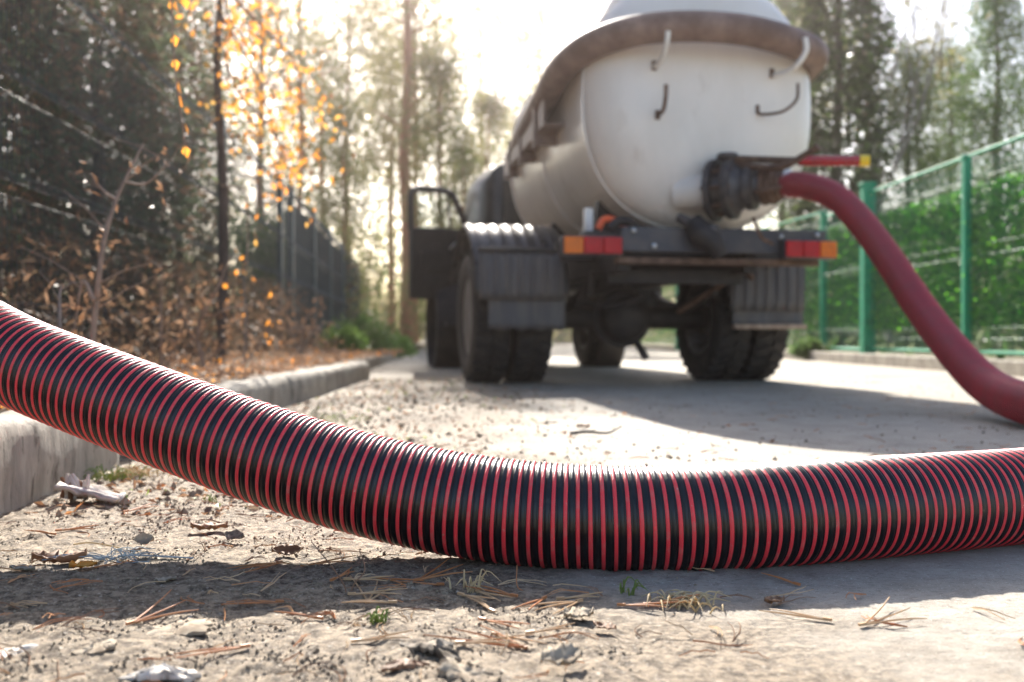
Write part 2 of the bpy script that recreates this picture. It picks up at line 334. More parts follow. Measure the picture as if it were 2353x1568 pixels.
# ---------------------------------------------------------------- hoses
def helix_hose(root, path, r, pitch, K, N, prof, split, names, mats, s0=0, s1=None):
    P = catmull(path, 24); P = resample(P, np.linspace(0, length(P), 400)); kk = np.hanning(31); kk /= kk.sum(); Pp = np.pad(P, ((15, 15), (0, 0)), mode='reflect', reflect_type='odd'); P = np.stack([np.convolve(Pp[:, c], kk, 'valid') for c in range(3)], 1); Ln = length(P); s1 = s1 or Ln
    fine = resample(P, np.linspace(0, Ln, 2400)); T, Nn, B = frames(fine)
    ds = pitch / K; ni = int((s1 - s0 - pitch) / ds)
    i = np.arange(ni + K + 1)[:, None]; j = np.arange(N)[None, :]
    s = s0 + i * ds + pitch * j / N; th = 2 * PI * j / N + 0 * i
    rr = r + np.array(prof)[(np.arange(ni + K + 1) % K)][:, None] + 0 * j
    q = np.clip(s, 0, Ln) / Ln * 2399
    def itp(A): return np.stack([np.interp(q, np.arange(2400), A[:, k]) for k in range(3)], -1)
    V = itp(fine) + rr[..., None] * (np.cos(th)[..., None] * itp(Nn) + np.sin(th)[..., None] * itp(B))
    id_ = np.arange((ni + K + 1) * N).reshape(-1, N); I = np.arange(ni)
    a = id_[:ni]; b = np.concatenate([id_[:ni, 1:], id_[K:ni + K, :1]], 1); c = np.concatenate([id_[1:ni + 1, 1:], id_[K + 1:ni + K + 1, :1]], 1); d = id_[1:ni + 1]
    F = np.stack([a, b, c, d], -1)[..., ::-1]; row = (np.arange(ni) % K)
    for nm, mt, sel in ((names[0], mats[0], row < split), (names[1], mats[1], row >= split)):
        f = F[sel].reshape(-1, 4); u, inv = np.unique(f, return_inverse=True)
        o = link(nm, npmesh(nm, V.reshape(-1, 3)[u], inv.reshape(-1, 4), mt, smooth=True), root)
HR = .0715
def near(px, py, Y): return ((px - 1176.5) / 2288 * Y, Y, CAMH - (py - 775) / 2288 * Y)
near_path = [(-1.80, 1.12, .10), (-1.72, 1.55, .27), (-1.42, 1.78, .385), near(-150, 735, 1.72), near(0, 815, 1.63), near(300, 933, 1.54), near(600, 1043, 1.475), near(900, 1131, 1.43), near(1200, 1181, 1.40), near(1500, 1193, 1.385), near(1800, 1181, 1.41), near(2100, 1158, 1.48), near(2353, 1139, 1.56), (1.15, 1.70, .078), (1.55, 1.84, .077), (1.90, 2.03, .077), (2.08, 2.22, .077), (2.10, 2.44, .077)]
hose = empty('suction_hose', (0, 0, 0), label='thick black suction hose with red spiral ribs curving across the foreground ground', cat='hose')
helix_hose(hose, near_path, HR, .0159, 12, 80, [.0006, .0020, .0024, .0020, .0006, -.0012, .0005, .0013, .0017, .0016, .0008, -.0010], 4, ('spiral_rib', 'hose_wall'), (M['red_rib'], M['black_hose']))
far_path = [(1.600, 5.905, 1.223), near(1850, 426, 5.76), near(1920, 452, 5.6), near(1985, 518, 5.35), near(2050, 608, 5.1), near(2112, 702, 4.8), near(2182, 795, 4.4), near(2262, 880, 4.0), (1.835, 3.56, .084), (1.835, 3.15, .077), (1.92, 2.85, .077), (2.05, 2.62, .077), (2.10, 2.46, .077)]
hose2 = empty('maroon_hose', (0, 0, 0), label='dark red ribbed hose drooping from the tank outlet valve down to the concrete', cat='hose')
helix_hose(hose2, far_path, .0725, .0190, 8, 56, [.0018, .0032, .0018, 0, -.0014, -.0020, -.0014, 0], 3, ('spiral_rib', 'hose_wall'), (M['maroon_rib'], M['maroon']))
P = [Vector((2.40, 2.42, .08)), Vector((2.36, 2.36, .08))]
MB().tube([(2.08, 2.53, .088), (2.10, 2.47, .088), (2.10, 2.42, .088), (2.10, 2.36, .088)], [.083, .085, .085, .083], 24, sm=3).build('hose_coupling', M['zinc'])
tag(bpy.data.objects['hose_coupling'], label='metal coupling joining the striped hose to the dark red hose', cat='coupling')

# ---------------------------------------------------------------- the tanker truck
TH = R(11); truck = empty('tanker_truck', (.81, 7.29, 0), TH, label='vacuum tanker truck with a pale dirty tank, seen from behind, left cab door open', cat='truck')
TM = Matrix.Translation((.81, 7.29, 0)) @ Matrix.Rotation(TH, 4, 'Z'); TI = TM.inverted()
def loc(p): return TI @ Vector(p)
# tank
TX, TZ, TW, THh = .215, 1.82, .765, .81
def ring(w, h, y, n=72, e=2.35):
    o = []
    for j in range(n):
        a = 2 * PI * j / n; c, s = math.cos(a), math.sin(a)
        o.append((TX + w * math.copysign(abs(c) ** (2 / e), c), y, TZ + h * math.copysign(abs(s) ** (2 / e), s)))
    return o
def loft(rings, cap=True):
    v = [p for r_ in rings for p in r_]; n = len(rings[0]); f = []
    for i in range(len(rings) - 1):
        for j in range(n):
            k = (j + 1) % n; f.append((i * n + j, i * n + k, (i + 1) * n + k, (i + 1) * n + j))
    if cap: f.append(tuple(range(n - 1, -1, -1))); f.append(tuple((len(rings) - 1) * n + j for j in range(n)))
    return MB().add(v, f)
tank = loft([ring(TW, THh, -.93), ring(TW, THh, -.2), ring(TW, THh, .6), ring(TW, THh, 1.45)], False).build('tank', M['tank'], truck, smooth=60)
def head(y0, sg):
    rs = []
    for t in np.linspace(0, 1, 12):
        a = t * PI / 2; k = math.cos(a) ** .55 if t < 1 else .02
        rs.append(ring(TW * (.02 + .98 * k), THh * (.02 + .98 * k), y0 + sg * .27 * math.sin(a) ** 1.15))
    return loft(rs)
head(-.932, -1).build('tank_end', M['tank'], tank, smooth=60); head(1.452, 1).build('tank_end', M['tank'], tank, smooth=60)
for yy in (-.93, .25, 1.44):
    sm_ = loft([ring(TW + .002, THh + .002, yy - .02), ring(TW + .013, THh + .013, yy - .015), ring(TW + .013, THh + .013, yy + .015), ring(TW + .002, THh + .002, yy + .02)], False).build('weld_seam', M['tank'], tank, smooth=30)
MB().lathe([(.005, .27), (.20, .26), (.34, .20), (.42, .06), (.44, -.12)][::-1], Matrix.Translation((TX + .05, -.05, TZ + THh)) @ Matrix.Rotation(PI / 2, 4, 'X'), 36).build('hatch', M['white_steel'], tank)  # hatch and vent pipes built taller to lengthen the truck's shadow
MB().tube([(TX + .12, -.62, 2.5), (TX + .12, -.62, 3.35)], .045, 14).build('vent_pipe', M['maroon'], tank)
MB().tube([(TX + .03, -.6, 2.5), (TX + .03, -.6, 3.3)], .05, 14).build('vent_pipe', M['white_steel'], tank)
MB().tube([(1.0, .2, 2.3), (1.0, .2, 3.4)], .035, 12).build('vent_pipe', M['rust'], tank)
# hose hooks on the tank end
def hook(pts, r=.014, mt='dark_iron'): MB().tube(pts, r, 10, sm=6).build('hose_hook', M[mt], truck)
hook([(-.17, -1.08, 1.99), (-.17, -1.24, 1.97), (-.175, -1.36, 1.99), (-.18, -1.44, 2.05), (-.18, -1.46, 2.11)], .015, 'white_steel')
hook([(.60, -1.08, 1.97), (.62, -1.24, 1.95), (.67, -1.36, 1.97), (.71, -1.42, 2.05), (.70, -1.43, 2.13)], .017, 'white_steel')
hook([(-.15, -1.14, 1.69), (-.15, -1.28, 1.68), (-.16, -1.36, 1.74), (-.16, -1.37, 1.82)], .013, 'rust')
hook([(.50, -1.14, 1.74), (.52, -1.24, 1.70), (.60, -1.34, 1.70), (.68, -1.36, 1.77), (.69, -1.36, 1.87)], .010, 'rust')
for (bx, bz) in ((-.17, 1.98), (.60, 1.97), (-.15, 1.68), (.50, 1.74)): MB().box(bx - .016, bx + .016, -1.20, -1.08, bz - .03, bz + .03).build('hook_plate', M['rust'], truck, bevel=.005)
# tray along the left shoulder
for nm, mt, pts in (('hose_tray', 'tray', [(-.70, 1.67), (-.48, 1.67), (-.48, 1.685), (-.685, 1.685), (-.685, 1.88), (-.70, 1.88)]),):
    v = []; f = []
    for yy, dz, dx in ((-.45, .08, 0), (.9, .07, .06), (1.95, .09, .18)): v += [(x + dx, yy, z + dz) for x, z in pts]
    n = len(pts)
    for i in range(2):
        for j in range(n): f.append((i * n + j, i * n + (j + 1) % n, (i + 1) * n + (j + 1) % n, (i + 1) * n + j))
    f += [tuple(range(n)), tuple(2 * n + j for j in range(n - 1, -1, -1))]
    MB().add(v, f).build(nm, M[mt], truck)
for yy, xo in ((-.2, .06), (.5, .10), (1.2, .15)): MB().box(-.77 + xo, -.52 + xo, yy - .02, yy + .02, 1.66, 1.76).box(-.775 + xo, -.755 + xo, yy - .025, yy + .025, 1.64, 1.97).build('tray_bracket', M['tray'], truck, bevel=.004)
MB().add([(-.60, -.93, 2.10), (-.48, -.93, 2.20), (-.48, .95, 2.20), (-.60, .95, 2.10), (-.605, -.93, 2.088), (-.475, -.93, 2.188), (-.475, .95, 2.188), (-.605, .95, 2.088)], [(0, 1, 2, 3), (7, 6, 5, 4), (0, 4, 5, 1), (3, 2, 6, 7), (0, 3, 7, 4), (1, 5, 6, 2)]).build('walkway_plate', M['white_steel'], truck, smooth=0)
stored = [(1.02, 1.4, 2.08), (1.03, .4, 2.10), (1.03, -.5, 2.11), (1.00, -.90, 2.12), (.83, -1.23, 2.12), (.34, -1.385, 2.165), (-.17, -1.35, 2.165), (-.49, -1.13, 2.13), (-.635, -.78, 2.06), (-.64, -.2, 1.97), (-.575, .8, 1.90), (-.43, 1.90, 1.90)]
w_ = [tuple(TM @ Vector(p)) for p in stored]
so = MB().tube(w_, .092, 28, sm=14).build('stored_hose', M['stored']); tag(so, label='thick brown rubber hose looped round the upper rear of the tank on its hooks', cat='hose')
# chassis
for sx in (-.36, .46): MB().box(sx - .04, sx + .04, -1.18, 4.9, .72, .93).build('chassis_rail', M['under'], truck, bevel=.008)
MB().box(-.40, .93, -1.27, -1.17, .835, .985).build('rear_beam', M['beam'], truck, bevel=.006)
for bx, bz in ((-.33, .96), (.05, .95), (.62, .94), (.86, .955), (-.2, .87)): MB().lathe([(.004, -.022), (.014, -.016), (.017, 0)], Matrix.Translation((bx, -1.27, bz)), 14).build('bolt', M['zinc'], truck)  # bolts added for the glints they give along the beam
MB().box(-.42, .90, -1.24, -1.16, .765, .805).build('rear_crossbar', M['rust'], truck, bevel=.006)
MB().box(-.40, .5, -.98, -.90, .66, .75).build('crossmember', M['under'], truck, bevel=.006)
MB().box(-.62, .95, -.7, -.6, .82, .9).build('crossmember', M['under'], truck, bevel=.006)
for yy in (-.6, .7, 1.4): MB().prism([(-.42, .93), (.62, .93), (.70, 1.25), (.45, 1.06), (-.02, 1.06), (-.36, 1.25)], yy - .04, yy + .04).build('tank_cradle', M['under'], truck)
def lens(x0, x1, order):
    b = MB().box(x0, x1, -1.335, -1.255, .803, .918).build('tail_light', M['beam'], truck, bevel=.006)
    w = (x1 - x0 - .012) / 3; cols = [('amber_lens', 'amber_lens'), ('red_lens', 'red_lens'), ('red_lens', 'red_lens')]
    if order: cols = cols[::-1]
    for i, (nm, mt) in enumerate(cols): MB().box(x0 + .006 + i * w + .002, x0 + .006 + (i + 1) * w - .002, -1.352, -1.330, .812, .911).build(nm, M[mt], b, bevel=.006)
lens(-.784, -.415, 0); lens(.612, .965, 1)
MB().box(-.80, -.40, -1.255, -1.2, .84, .88).box(.6, .97, -1.255, -1.2, .84, .88).build('light_bracket', M['under'], truck)
MB().box(-.535, -.485, -.93, -.87, .93, 1.135).build('marker_post', M['white_steel'], truck, bevel=.004)
MB().box(-.56, -.30, -1.0, -.86, .935, .985).build('support_pad', M['beam'], truck, bevel=.006)
MB().tube([(-.50, -1.1, .985), (-.46, -1.1, 1.045), (-.38, -1.1, 1.035), (-.30, -1.1, .99)], .022, 8, sm=4).build('safety_strap', M['orange'], truck)
MB().tube([(-.44, -1.14, .985), (-.38, -1.14, 1.03), (-.30, -1.13, 1.025), (-.26, -1.12, .985)], .028, 8, sm=4).build('rubber_hose_end', M['under'], truck)
# wheels
def wheel(x, y, side):
    r, wd = .465, .262; mx = Matrix.Translation((x, y, r)) @ Matrix.Rotation(PI / 2, 4, 'Z')
    t = MB().lathe([(.27, -wd * .42), (.33, -wd * .5), (.40, -wd * .5), (.437, -wd * .44), (.447, -wd * .36), (.447, wd * .36), (.437, wd * .44), (.40, wd * .5), (.33, wd * .5), (.27, wd * .42)], mx, 56, close=True)
    o = link('wheel', None, truck); o2 = t.build('tyre', M['tyre'], o, smooth=30)
    m = MB(); n = 30
    for k in range(n):
        for s in (-1, 1):
            a = 2 * PI * (k + (.25 if s > 0 else -.25)) / n; mm = mx @ Matrix.Rotation(a, 4, 'Y') @ Matrix.Translation((.455, s * wd * .235, 0)) @ Matrix.Rotation(s * .35, 4, 'X')
            m.box(-.02, .010, -wd * .2, wd * .2, -.030, .030, mm)
    m.build('tread', M['tyre'], o, smooth=0)
    m = MB().lathe([(.04, side * .05), (.12, side * .05), (.15, side * .0), (.22, side * -.02), (.235, side * wd * .38), (.272, side * wd * .43), (.272, -side * wd * .4), (.24, -side * wd * .4)] if side > 0 else [(.24, wd * .4), (.272, wd * .4), (.272, -wd * .43), (.235, -wd * .38), (.22, .02), (.15, 0), (.12, -.05), (.04, -.05)], mx, 40)
    m.build('rim', M['rim'], o)
    return o
for x in (-1.035, -.745, .69, .975): wheel(x, 0, 1 if x > 0 else -1)
wheel(-.74, 3.7, -1); wheel(.80, 3.7, 1)
ax_ = MB().tube([(-.92, 0, .465), (-.3, 0, .465), (.2, 0, .465), (.85, 0, .465)], .085, 16).build('rear_axle', M['under'], truck)
MB().lathe([(.02, -.25), (.10, -.245), (.155, -.21), (.175, -.15), (.18, -.10), (.215, -.095), (.215, -.06), (.19, 0), (.14, .2), (.05, .3)], Matrix.Translation((-.03, 0, .46)), 40).build('differential', M['under'], truck)
MB().tube([(-.03, .3, .47), (-.03, 2.8, .62)], .04, 12).build('drive_shaft', M['under'], truck)
for sx in (-.42, .45):
    m = MB()
    for i in range(6):
        h_ = .62 - i * .05
        P_ = [(sx, t * h_, .56 + .012 * i * -1 + .12 * (t * h_) ** 2 / .38) for t in np.linspace(-1, 1, 9)]
        for a, b in zip(P_[:-1], P_[1:]): m.add([(a[0] - .035, a[1], a[2]), (a[0] + .035, a[1], a[2]), (b[0] + .035, b[1], b[2]), (b[0] - .035, b[1], b[2]), (a[0] - .035, a[1], a[2] + .010), (a[0] + .035, a[1], a[2] + .010), (b[0] + .035, b[1], b[2] + .010), (b[0] - .035, b[1], b[2] + .010)], [(3, 2, 1, 0), (4, 5, 6, 7), (0, 1, 5, 4), (2, 3, 7, 6), (1, 2, 6, 5), (3, 0, 4, 7)])
    m.build('leaf_spring', M['under'], truck, smooth=0)
    MB().tube([(sx, -.62, .6), (sx, -.66, .75)], .025, 8).build('spring_shackle', M['under'], truck)
MB().tube([(.30, -.35, .50), (.42, -.6, .62), (.56, -.75, .74)], .022, 8, sm=3).build('brake_line', M['rust'], truck)
MB().tube([(-.35, -.8, .70), (-.1, -.82, .60), (-.3, -.7, .52), (-.42, -.5, .55)], .018, 8, sm=5).build('brake_line', M['under'], truck)
MB().tube([(.05, .25, .33), (.13, .1, .30), (.20, .05, .16)], .03, 8).build('exhaust_pipe', M['dark_iron'], truck)
MB().box(.5, .74, 1.2, 1.9, .45, .8).build('air_tank_box', M['under'], truck, bevel=.03)
MB().box(-.70, -.44, 1.3, 2.1, .42, .82).build('fuel_tank', M['under'], truck, bevel=.04)
# mudguards: ribbed half shells, then stiff flap, then rubber apron
def guard(x0, x1):
    m = MB(); R0 = .60; A = np.linspace(R(8), R(180 - 22), 34); v = []; f = []; n = len(A); nx_ = int((x1 - x0) / .0125) + 1; X = np.linspace(x0, x1, nx_)
    for i, x in enumerate(X):
        rb = .007 if (i % 7) in (3,) else (.004 if (i % 7) in (2, 4) else 0)
        ed = -.012 if i in (0, nx_ - 1) else 0
        for k, a in enumerate(A):
            rr = R0 + rb + ed; v.append((x, -rr * math.cos(a) * 1.02, .515 + rr * math.sin(a)))
    for i in range(nx_ - 1):
        for k in range(n - 1): f.append((i * n + k, (i + 1) * n + k, (i + 1) * n + k + 1, i * n + k + 1))
    o = m.add(v, f).build('mudguard', M['plastic'], truck, smooth=50)
    s = o.modifiers.new('solid', 'SOLIDIFY'); s.thickness = .008; s.offset = -1
    return o
def flap(x0, x1, z0, z1, zm, fx0, fx1):
    m = MB(); v = []; f = []; X = np.linspace(x0, x1, 43); Z = np.linspace(z1, zm, 7)
    for i, x in enumerate(X):
        d = -.011 if i % 6 in (2, 3) else 0
        for k, z in enumerate(Z): v.append((x + (.006 * k / 6 * (1 if i else -1)) * 0, -.615 - d * -1 - .012 * math.sin(k / 6 * PI), z))
    for i in range(len(X) - 1):
        for k in range(6): f.append((i * 7 + k, i * 7 + k + 1, (i + 1) * 7 + k + 1, (i + 1) * 7 + k))
    o = m.add(v, f).build('mud_flap', M['flap'], truck, smooth=30); s = o.modifiers.new('solid', 'SOLIDIFY'); s.thickness = .006
    X = np.linspace(fx0, fx1, 16); v = []; f = []
    for i, x in enumerate(X):
        for k, z in enumerate(np.linspace(zm + .03, z0, 6)): v.append((x, -.595 + .012 * math.sin(i * .8) * k / 5, z + (.008 * math.sin(i * 1.7) if k == 5 else 0)))
    for i in range(15):
        for k in range(5): f.append((i * 6 + k, i * 6 + k + 1, (i + 1) * 6 + k + 1, (i + 1) * 6 + k))
    p = MB().add(v, f).build('rubber_apron', M['flap'], o, smooth=40); s = p.modifiers.new('solid', 'SOLIDIFY'); s.thickness = .006
    return o
guard(-1.19, -.55); flap(-1.165, -.60, .37, .885, .565, -1.10, -.58)
MB().box(-1.17, -.59, -.640, -.60, .880, .905).build('flap_rail', M['under'], truck, bevel=.004)
guard(.56, 1.13); flap(.575, 1.12, .40, .90, .50, .60, 1.12)
MB().box(.60, 1.13, -.64, -.585, .375, .41).build('flap_edge', mat('sandy_flap_edge', (.45, .33, .24), .8, col2=(.25, .17, .12), scale=20), truck, bevel=.006)
MB().tube([(.5, -.64, .86), (.64, -.66, .80), (.72, -.645, .72)], .02, 8, sm=3).build('flap_bracket', M['rust'], truck)
# outlet valve
P0 = Vector((1.175, 6.150, 1.215)); P1 = Vector((1.605, 5.902, 1.223)); d = (P1 - P0).normalized()
def along(t): return loc(P0 + d * t)
AM = TI @ Matrix.Translation(P0) @ d.to_track_quat('Y', 'Z').to_matrix().to_4x4()
valve = link('outlet_valve', MB().lathe([(.10, -.16), (.105, 0), (.12, .01), (.105, .06)], AM, 32).mesh('outlet_pipe', M['tank']), truck)
def vp(nm, mt, prof, n=32): return MB().lathe(prof, AM, n).build(nm, M[mt], valve)
vp('flange', 'dark_iron', [(.10, .055), (.185, .058), (.19, .065), (.19, .095), (.12, .10), (.105, .13), (.105, .16)])
vp('flange', 'dark_iron', [(.105, .158), (.178, .162), (.182, .17), (.182, .205), (.15, .215), (.12, .26), (.10, .29)])
vp('valve_body', 'dark_iron', [(.10, .28), (.135, .285), (.135, .33), (.10, .34), (.095, .38)])
vp('coupler', 'rust', [(.088, .37), (.112, .375), (.114, .40), (.098, .41), (.112, .425), (.112, .45), (.092, .46), (.098, .475), (.085, .49), (.085, .53)])
for k in range(8):
    a = k * PI / 4; m = AM @ Matrix.Rotation(a, 4, 'Y') @ Matrix.Translation((.147, .13, 0)); MB().tube([tuple(m @ Vector((0, -.09, 0))), tuple(m @ Vector((0, .09, 0)))], .013, 8).build('bolt', M['rust'], valve)
for k in (0, 1):
    m = AM @ Matrix.Rotation(k * PI + .4, 4, 'Y'); MB().tube([tuple(m @ Vector(p)) for p in ((.11, .36, 0), (.15, .40, .01), (.155, .47, .02), (.13, .52, .02))], .013, 8, sm=3).build('coupler_lever', M['rust'], valve)
cl = MB().lathe([(.080, .515), (.088, .517), (.088, .548), (.080, .55)], AM, 36).build('hose_clamp', M['white_steel'], valve)
q = along(.16); MB().tube([q + Vector((0, 0, .1)), q + Vector((0, 0, .20))], [.05, .04], 16).lathe([(.06, -.02), (.07, 0), (.06, .02)], Matrix.Translation(q + Vector((0, 0, .2))) @ Matrix.Rotation(PI / 2, 4, 'X'), 24).build('valve_stem', M['dark_iron'], valve)
A_ = loc(near(1835, 370, 5.86)); B_ = loc(near(1975, 370, 5.78)); C_ = loc(near(1997, 370, 5.77))
MB().tube([q + Vector((0, 0, .19)), A_ * .5 + (q + Vector((0, 0, .19))) * .5, A_], .022, 10).build('lever_root', M['rust'], valve)
lv = MB().tube([A_, B_], .031, 16).build('valve_lever', M['red_paint'], valve)
# thin rusty handle pointing up right
a1 = loc(near(1790, 385, 5.7)); b1 = loc(near(1850, 355, 5.6)); c1 = loc(near(1880, 337, 5.55))
MB().tube([q + Vector((.05, 0, .15)), a1, b1, c1], [.02, .022, .018, .022], 10, sm=4).build('twist_handle', M['rust'], valve)
MB().tube([B_, C_], .034, 16).build('lever_tip', M['yellow'], valve)
# dirty drain lump below the valve
dl = [loc(near(1590, 505, 6.0)), loc(near(1612, 535, 5.98)), loc(near(1640, 560, 5.95)), loc(near(1655, 590, 5.95))]
MB().tube(dl, [.05, .085, .07, .05], 16, sm=4).build('drain_cock', M['under'], truck)
MB().tube([loc(near(1560, 500, 6.05)), loc(near(1600, 520, 5.97)), loc(near(1650, 530, 5.93))], [.03, .04, .03], 12, sm=3).build('drain_elbow', M['dark_iron'], truck)
MB().tube([loc(near(1730, 500, 5.85)), loc(near(1750, 545, 5.85)), loc(near(1775, 560, 5.9))], .012, 8, sm=3).build('drain_chain', M['rust'], truck)
# cab
def cabring(y, z0, z1, x0, x1, rd, n=6):
    o = []
    for cx, cz, a0 in ((x1 - rd, z1 - rd, 0), (x0 + rd, z1 - rd, 90), (x0 + .04, z0 + .04, 180), (x1 - .04, z0 + .04, 270)):
        r_ = rd if a0 < 180 else .04
        for k in range(n): a = R(a0 + 90 * k / (n - 1)); o.append((cx + r_ * math.cos(a), y, cz + r_ * math.sin(a)))
    return o
cab = loft([cabring(2.12, .82, 1.90, -.60, 1.02, .26), cabring(2.17, .78, 1.97, -.65, 1.07, .26), cabring(2.9, .76, 2.02, -.67, 1.09, .24), cabring(3.3, .76, 2.0, -.67, 1.09, .24), cabring(3.75, .76, 1.42, -.67, 1.09, .12), cabring(3.8, .76, 1.36, -.62, 1.04, .10)]).build('cab', M['cab'], truck, smooth=50)
for k in range(7): MB().box(-.50 + k * .22, -.46 + k * .22, 2.105, 2.13, .95, 1.78).build('cab_rib', M['cab'], cab, bevel=.006)
loft([cabring(3.78, .76, 1.38, -.45, .87, .12), cabring(4.6, .72, 1.28, -.36, .78, .14), cabring(4.75, .72, 1.16, -.32, .74, .14)]).build('bonnet', M['cab'], cab, smooth=50)
for sx in (-.86, .90): MB().lathe([(.50, -.14), (.56, -.13), (.56, .13), (.50, .14)], Matrix.Translation((sx, 3.7, .465)) @ Matrix.Rotation(PI / 2, 4, 'Z'), 32, close=True).build('front_fender', M['under'], cab)
MB().box(-.92, -.64, 2.9, 3.25, .42, .48).build('cab_step', M['under'], cab, bevel=.01)
MB().box(-.9, 1.2, 4.75, 4.85, .45, .62).build('front_bumper', M['white_steel'], truck, bevel=.02)
# open door: hinge, then local x runs along the door
H = loc(near(1086, 700, 10.55)); E_ = loc(near(941, 700, 10.2)); dv = (E_ - H); dl_ = math.hypot(dv.x, dv.y)
dang = math.atan2(dv.y, dv.x); D0 = .715
DW = dl_
out = [(0, 0), (DW, 0), (DW, .75), (DW * .97, 1.17), (DW * .90, 1.215), (DW * .40, 1.20), (DW * .24, 1.12), (.02, .74)]
win = [(.09, .80), (DW * .91, .80), (DW * .90, 1.12), (DW * .87, 1.145), (DW * .42, 1.13), (DW * .31, 1.08)]
def frame_mesh(m, outer, inner, y0, y1):
    no, ni_ = len(outer), len(inner); v = [(x, y0, z) for x, z in outer + inner] + [(x, y1, z) for x, z in outer + inner]
    return v
low = [(0, 0), (DW, 0), (DW, .77), (DW * .5, .78), (.03, .77), (0, .66)]
DZ = .95
door = MB().prism(low, -.035, .035).build('cab_door', M['door_in'], truck, loc=(H.x, H.y, D0), rot=(0, 0, dang), bevel=.02); door.scale = (1, 1, DZ)
def strip(m, pts, w):
    m.tube([(x, 0, z) for x, z in pts], w, 10, sm=5)
m = MB(); strip(m, [(.03, .74), (.10, .86), (DW * .30, 1.12), (DW * .42, 1.185), (DW * .70, 1.195), (DW * .90, 1.185), (DW * .975, 1.12), (DW * .98, .95), (DW * .975, .74)], .036); m.build('window_frame', M['door_in'], door)
MB().tube([(DW * .36, 0, .76), (DW * .40, 0, 1.17)], .014, 8).build('quarter_light_bar', M['door_in'], door)
MB().prism([(.05, .765), (DW * .965, .765), (DW * .96, 1.12), (DW * .88, 1.175), (DW * .42, 1.17), (DW * .3, 1.10)], -.003, .003).build('window_glass', M['glass'], door, smooth=0)
MB().box(DW * .15, DW * .85, .036, .055, .30, .52).build('door_panel', M['door_in'], door, bevel=.01)
MB().box(DW * .2, DW * .8, .036, .052, .10, .24).build('door_pocket', M['door_in'], door, bevel=.01)
MB().tube([(DW * .25, .05, .60), (DW * .32, .075, .62), (DW * .40, .05, .55)], .012, 8, sm=3).build('door_handle', M['zinc'], door)
MB().tube([(.16, .05, .66), (.10, .09, .64), (.12, .07, .58)], .012, 8, sm=3).build('window_winder', M['zinc'], door)

# ---------------------------------------------------------------- right: green mesh fence with leafy screen and gate
def mesh_panel(name, a, b, z0, z1, folds, mt, parent, pitch=.05, hz=.20, wr=.0025, fold_d=.04):
    a = Vector(a); b = Vector(b); d = b - a; Ln = d.length; d.normalize(); n = Vector((-d.y, d.x)); V = []; F = []
    def off(z): return sum(max(0, 1 - abs(z - q) / .055) for q in folds) * fold_d
    def seg(p, q, w):
        t = (q - p).normalized(); s = t.cross(Vector((n.x, n.y, .01))).normalized() * w; u = Vector((n.x, n.y, 0)) * w; base = len(V)
        for c in (p, q): V.extend([c + s, c + u, c - s, c - u])
        for k in range(4): F.append((base + k, base + (k + 1) % 4, base + 4 + (k + 1) % 4, base + 4 + k))
    zs = [z0] + sorted(x for q in folds for x in (q - .055, q, q + .055)) + [z1]
    k = 0
    while k * pitch <= Ln:
        c = a + d * (k * pitch)
        for u, v in zip(zs[:-1], zs[1:]): seg(Vector((c.x + n.x * off(u), c.y + n.y * off(u), u)), Vector((c.x + n.x * off(v), c.y + n.y * off(v), v)), wr)
        k += 1
    hs = (list(np.arange(z0 + .02, z1, hz)) if mt.name != 'green_wire' else []) + [x for q in folds for x in (q - .055, q, q + .055)]
    for z in hs:
        wr2 = wr * ((.8 if mt.name == 'green_wire' else .7) if any(abs(z - q) < .07 for q in folds) else .3); seg(Vector((a.x + n.x * off(z), a.y + n.y * off(z), z)), Vector((b.x + n.x * off(z), b.y + n.y * off(z), z)), wr2)
    me = bpy.data.meshes.new(name); me.from_pydata([tuple(v) for v in V], [], F); me.materials.append(mt); return link(name, me, parent)
def fx(y): return 4.50 + .0376 * (12.6 - y)
gf = empty('mesh_fence', (0, 0, 0), label='bright green welded mesh fence backed with a leafy green privacy screen on the right', cat='fence')
def post(x, y, z1, w, name, parent, z0=.0, mt='green_paint', cap=True):
    o = MB().box(x - w / 2, x + w / 2, y - w / 2, y + w / 2, z0, z1).build(name, M[mt], parent, bevel=.006)
    if cap: MB().box(x - w * .62, x + w * .62, y - w * .62, y + w * .62, z1, z1 + .035).build('post_cap', M[mt], o, bevel=.01)
    return o
FY = [12.6, 10.07, 7.54, 5.0]
for i, yy in enumerate(FY): post(fx(yy), yy, 2.24 if i == 0 else 2.13, .15 if i == 0 else .075, 'fence_post', gf, .05)
for a, b in zip(FY[:-1], FY[1:]):
    mesh_panel('mesh_panel', (fx(a), a), (fx(b), b), .18, 2.08, (.36, 1.18, 1.95), M['green_wire'], gf, wr=.003)
    MB().tube([(fx(a), a, 2.14), (fx(b), b, 2.14)], .019, 10).build('top_rail', M['green_paint'], gf)
    MB().tube([(fx(a), a, .17), (fx(b), b, .17)], .02, 8).build('bottom_rail', M['green_paint'], gf)
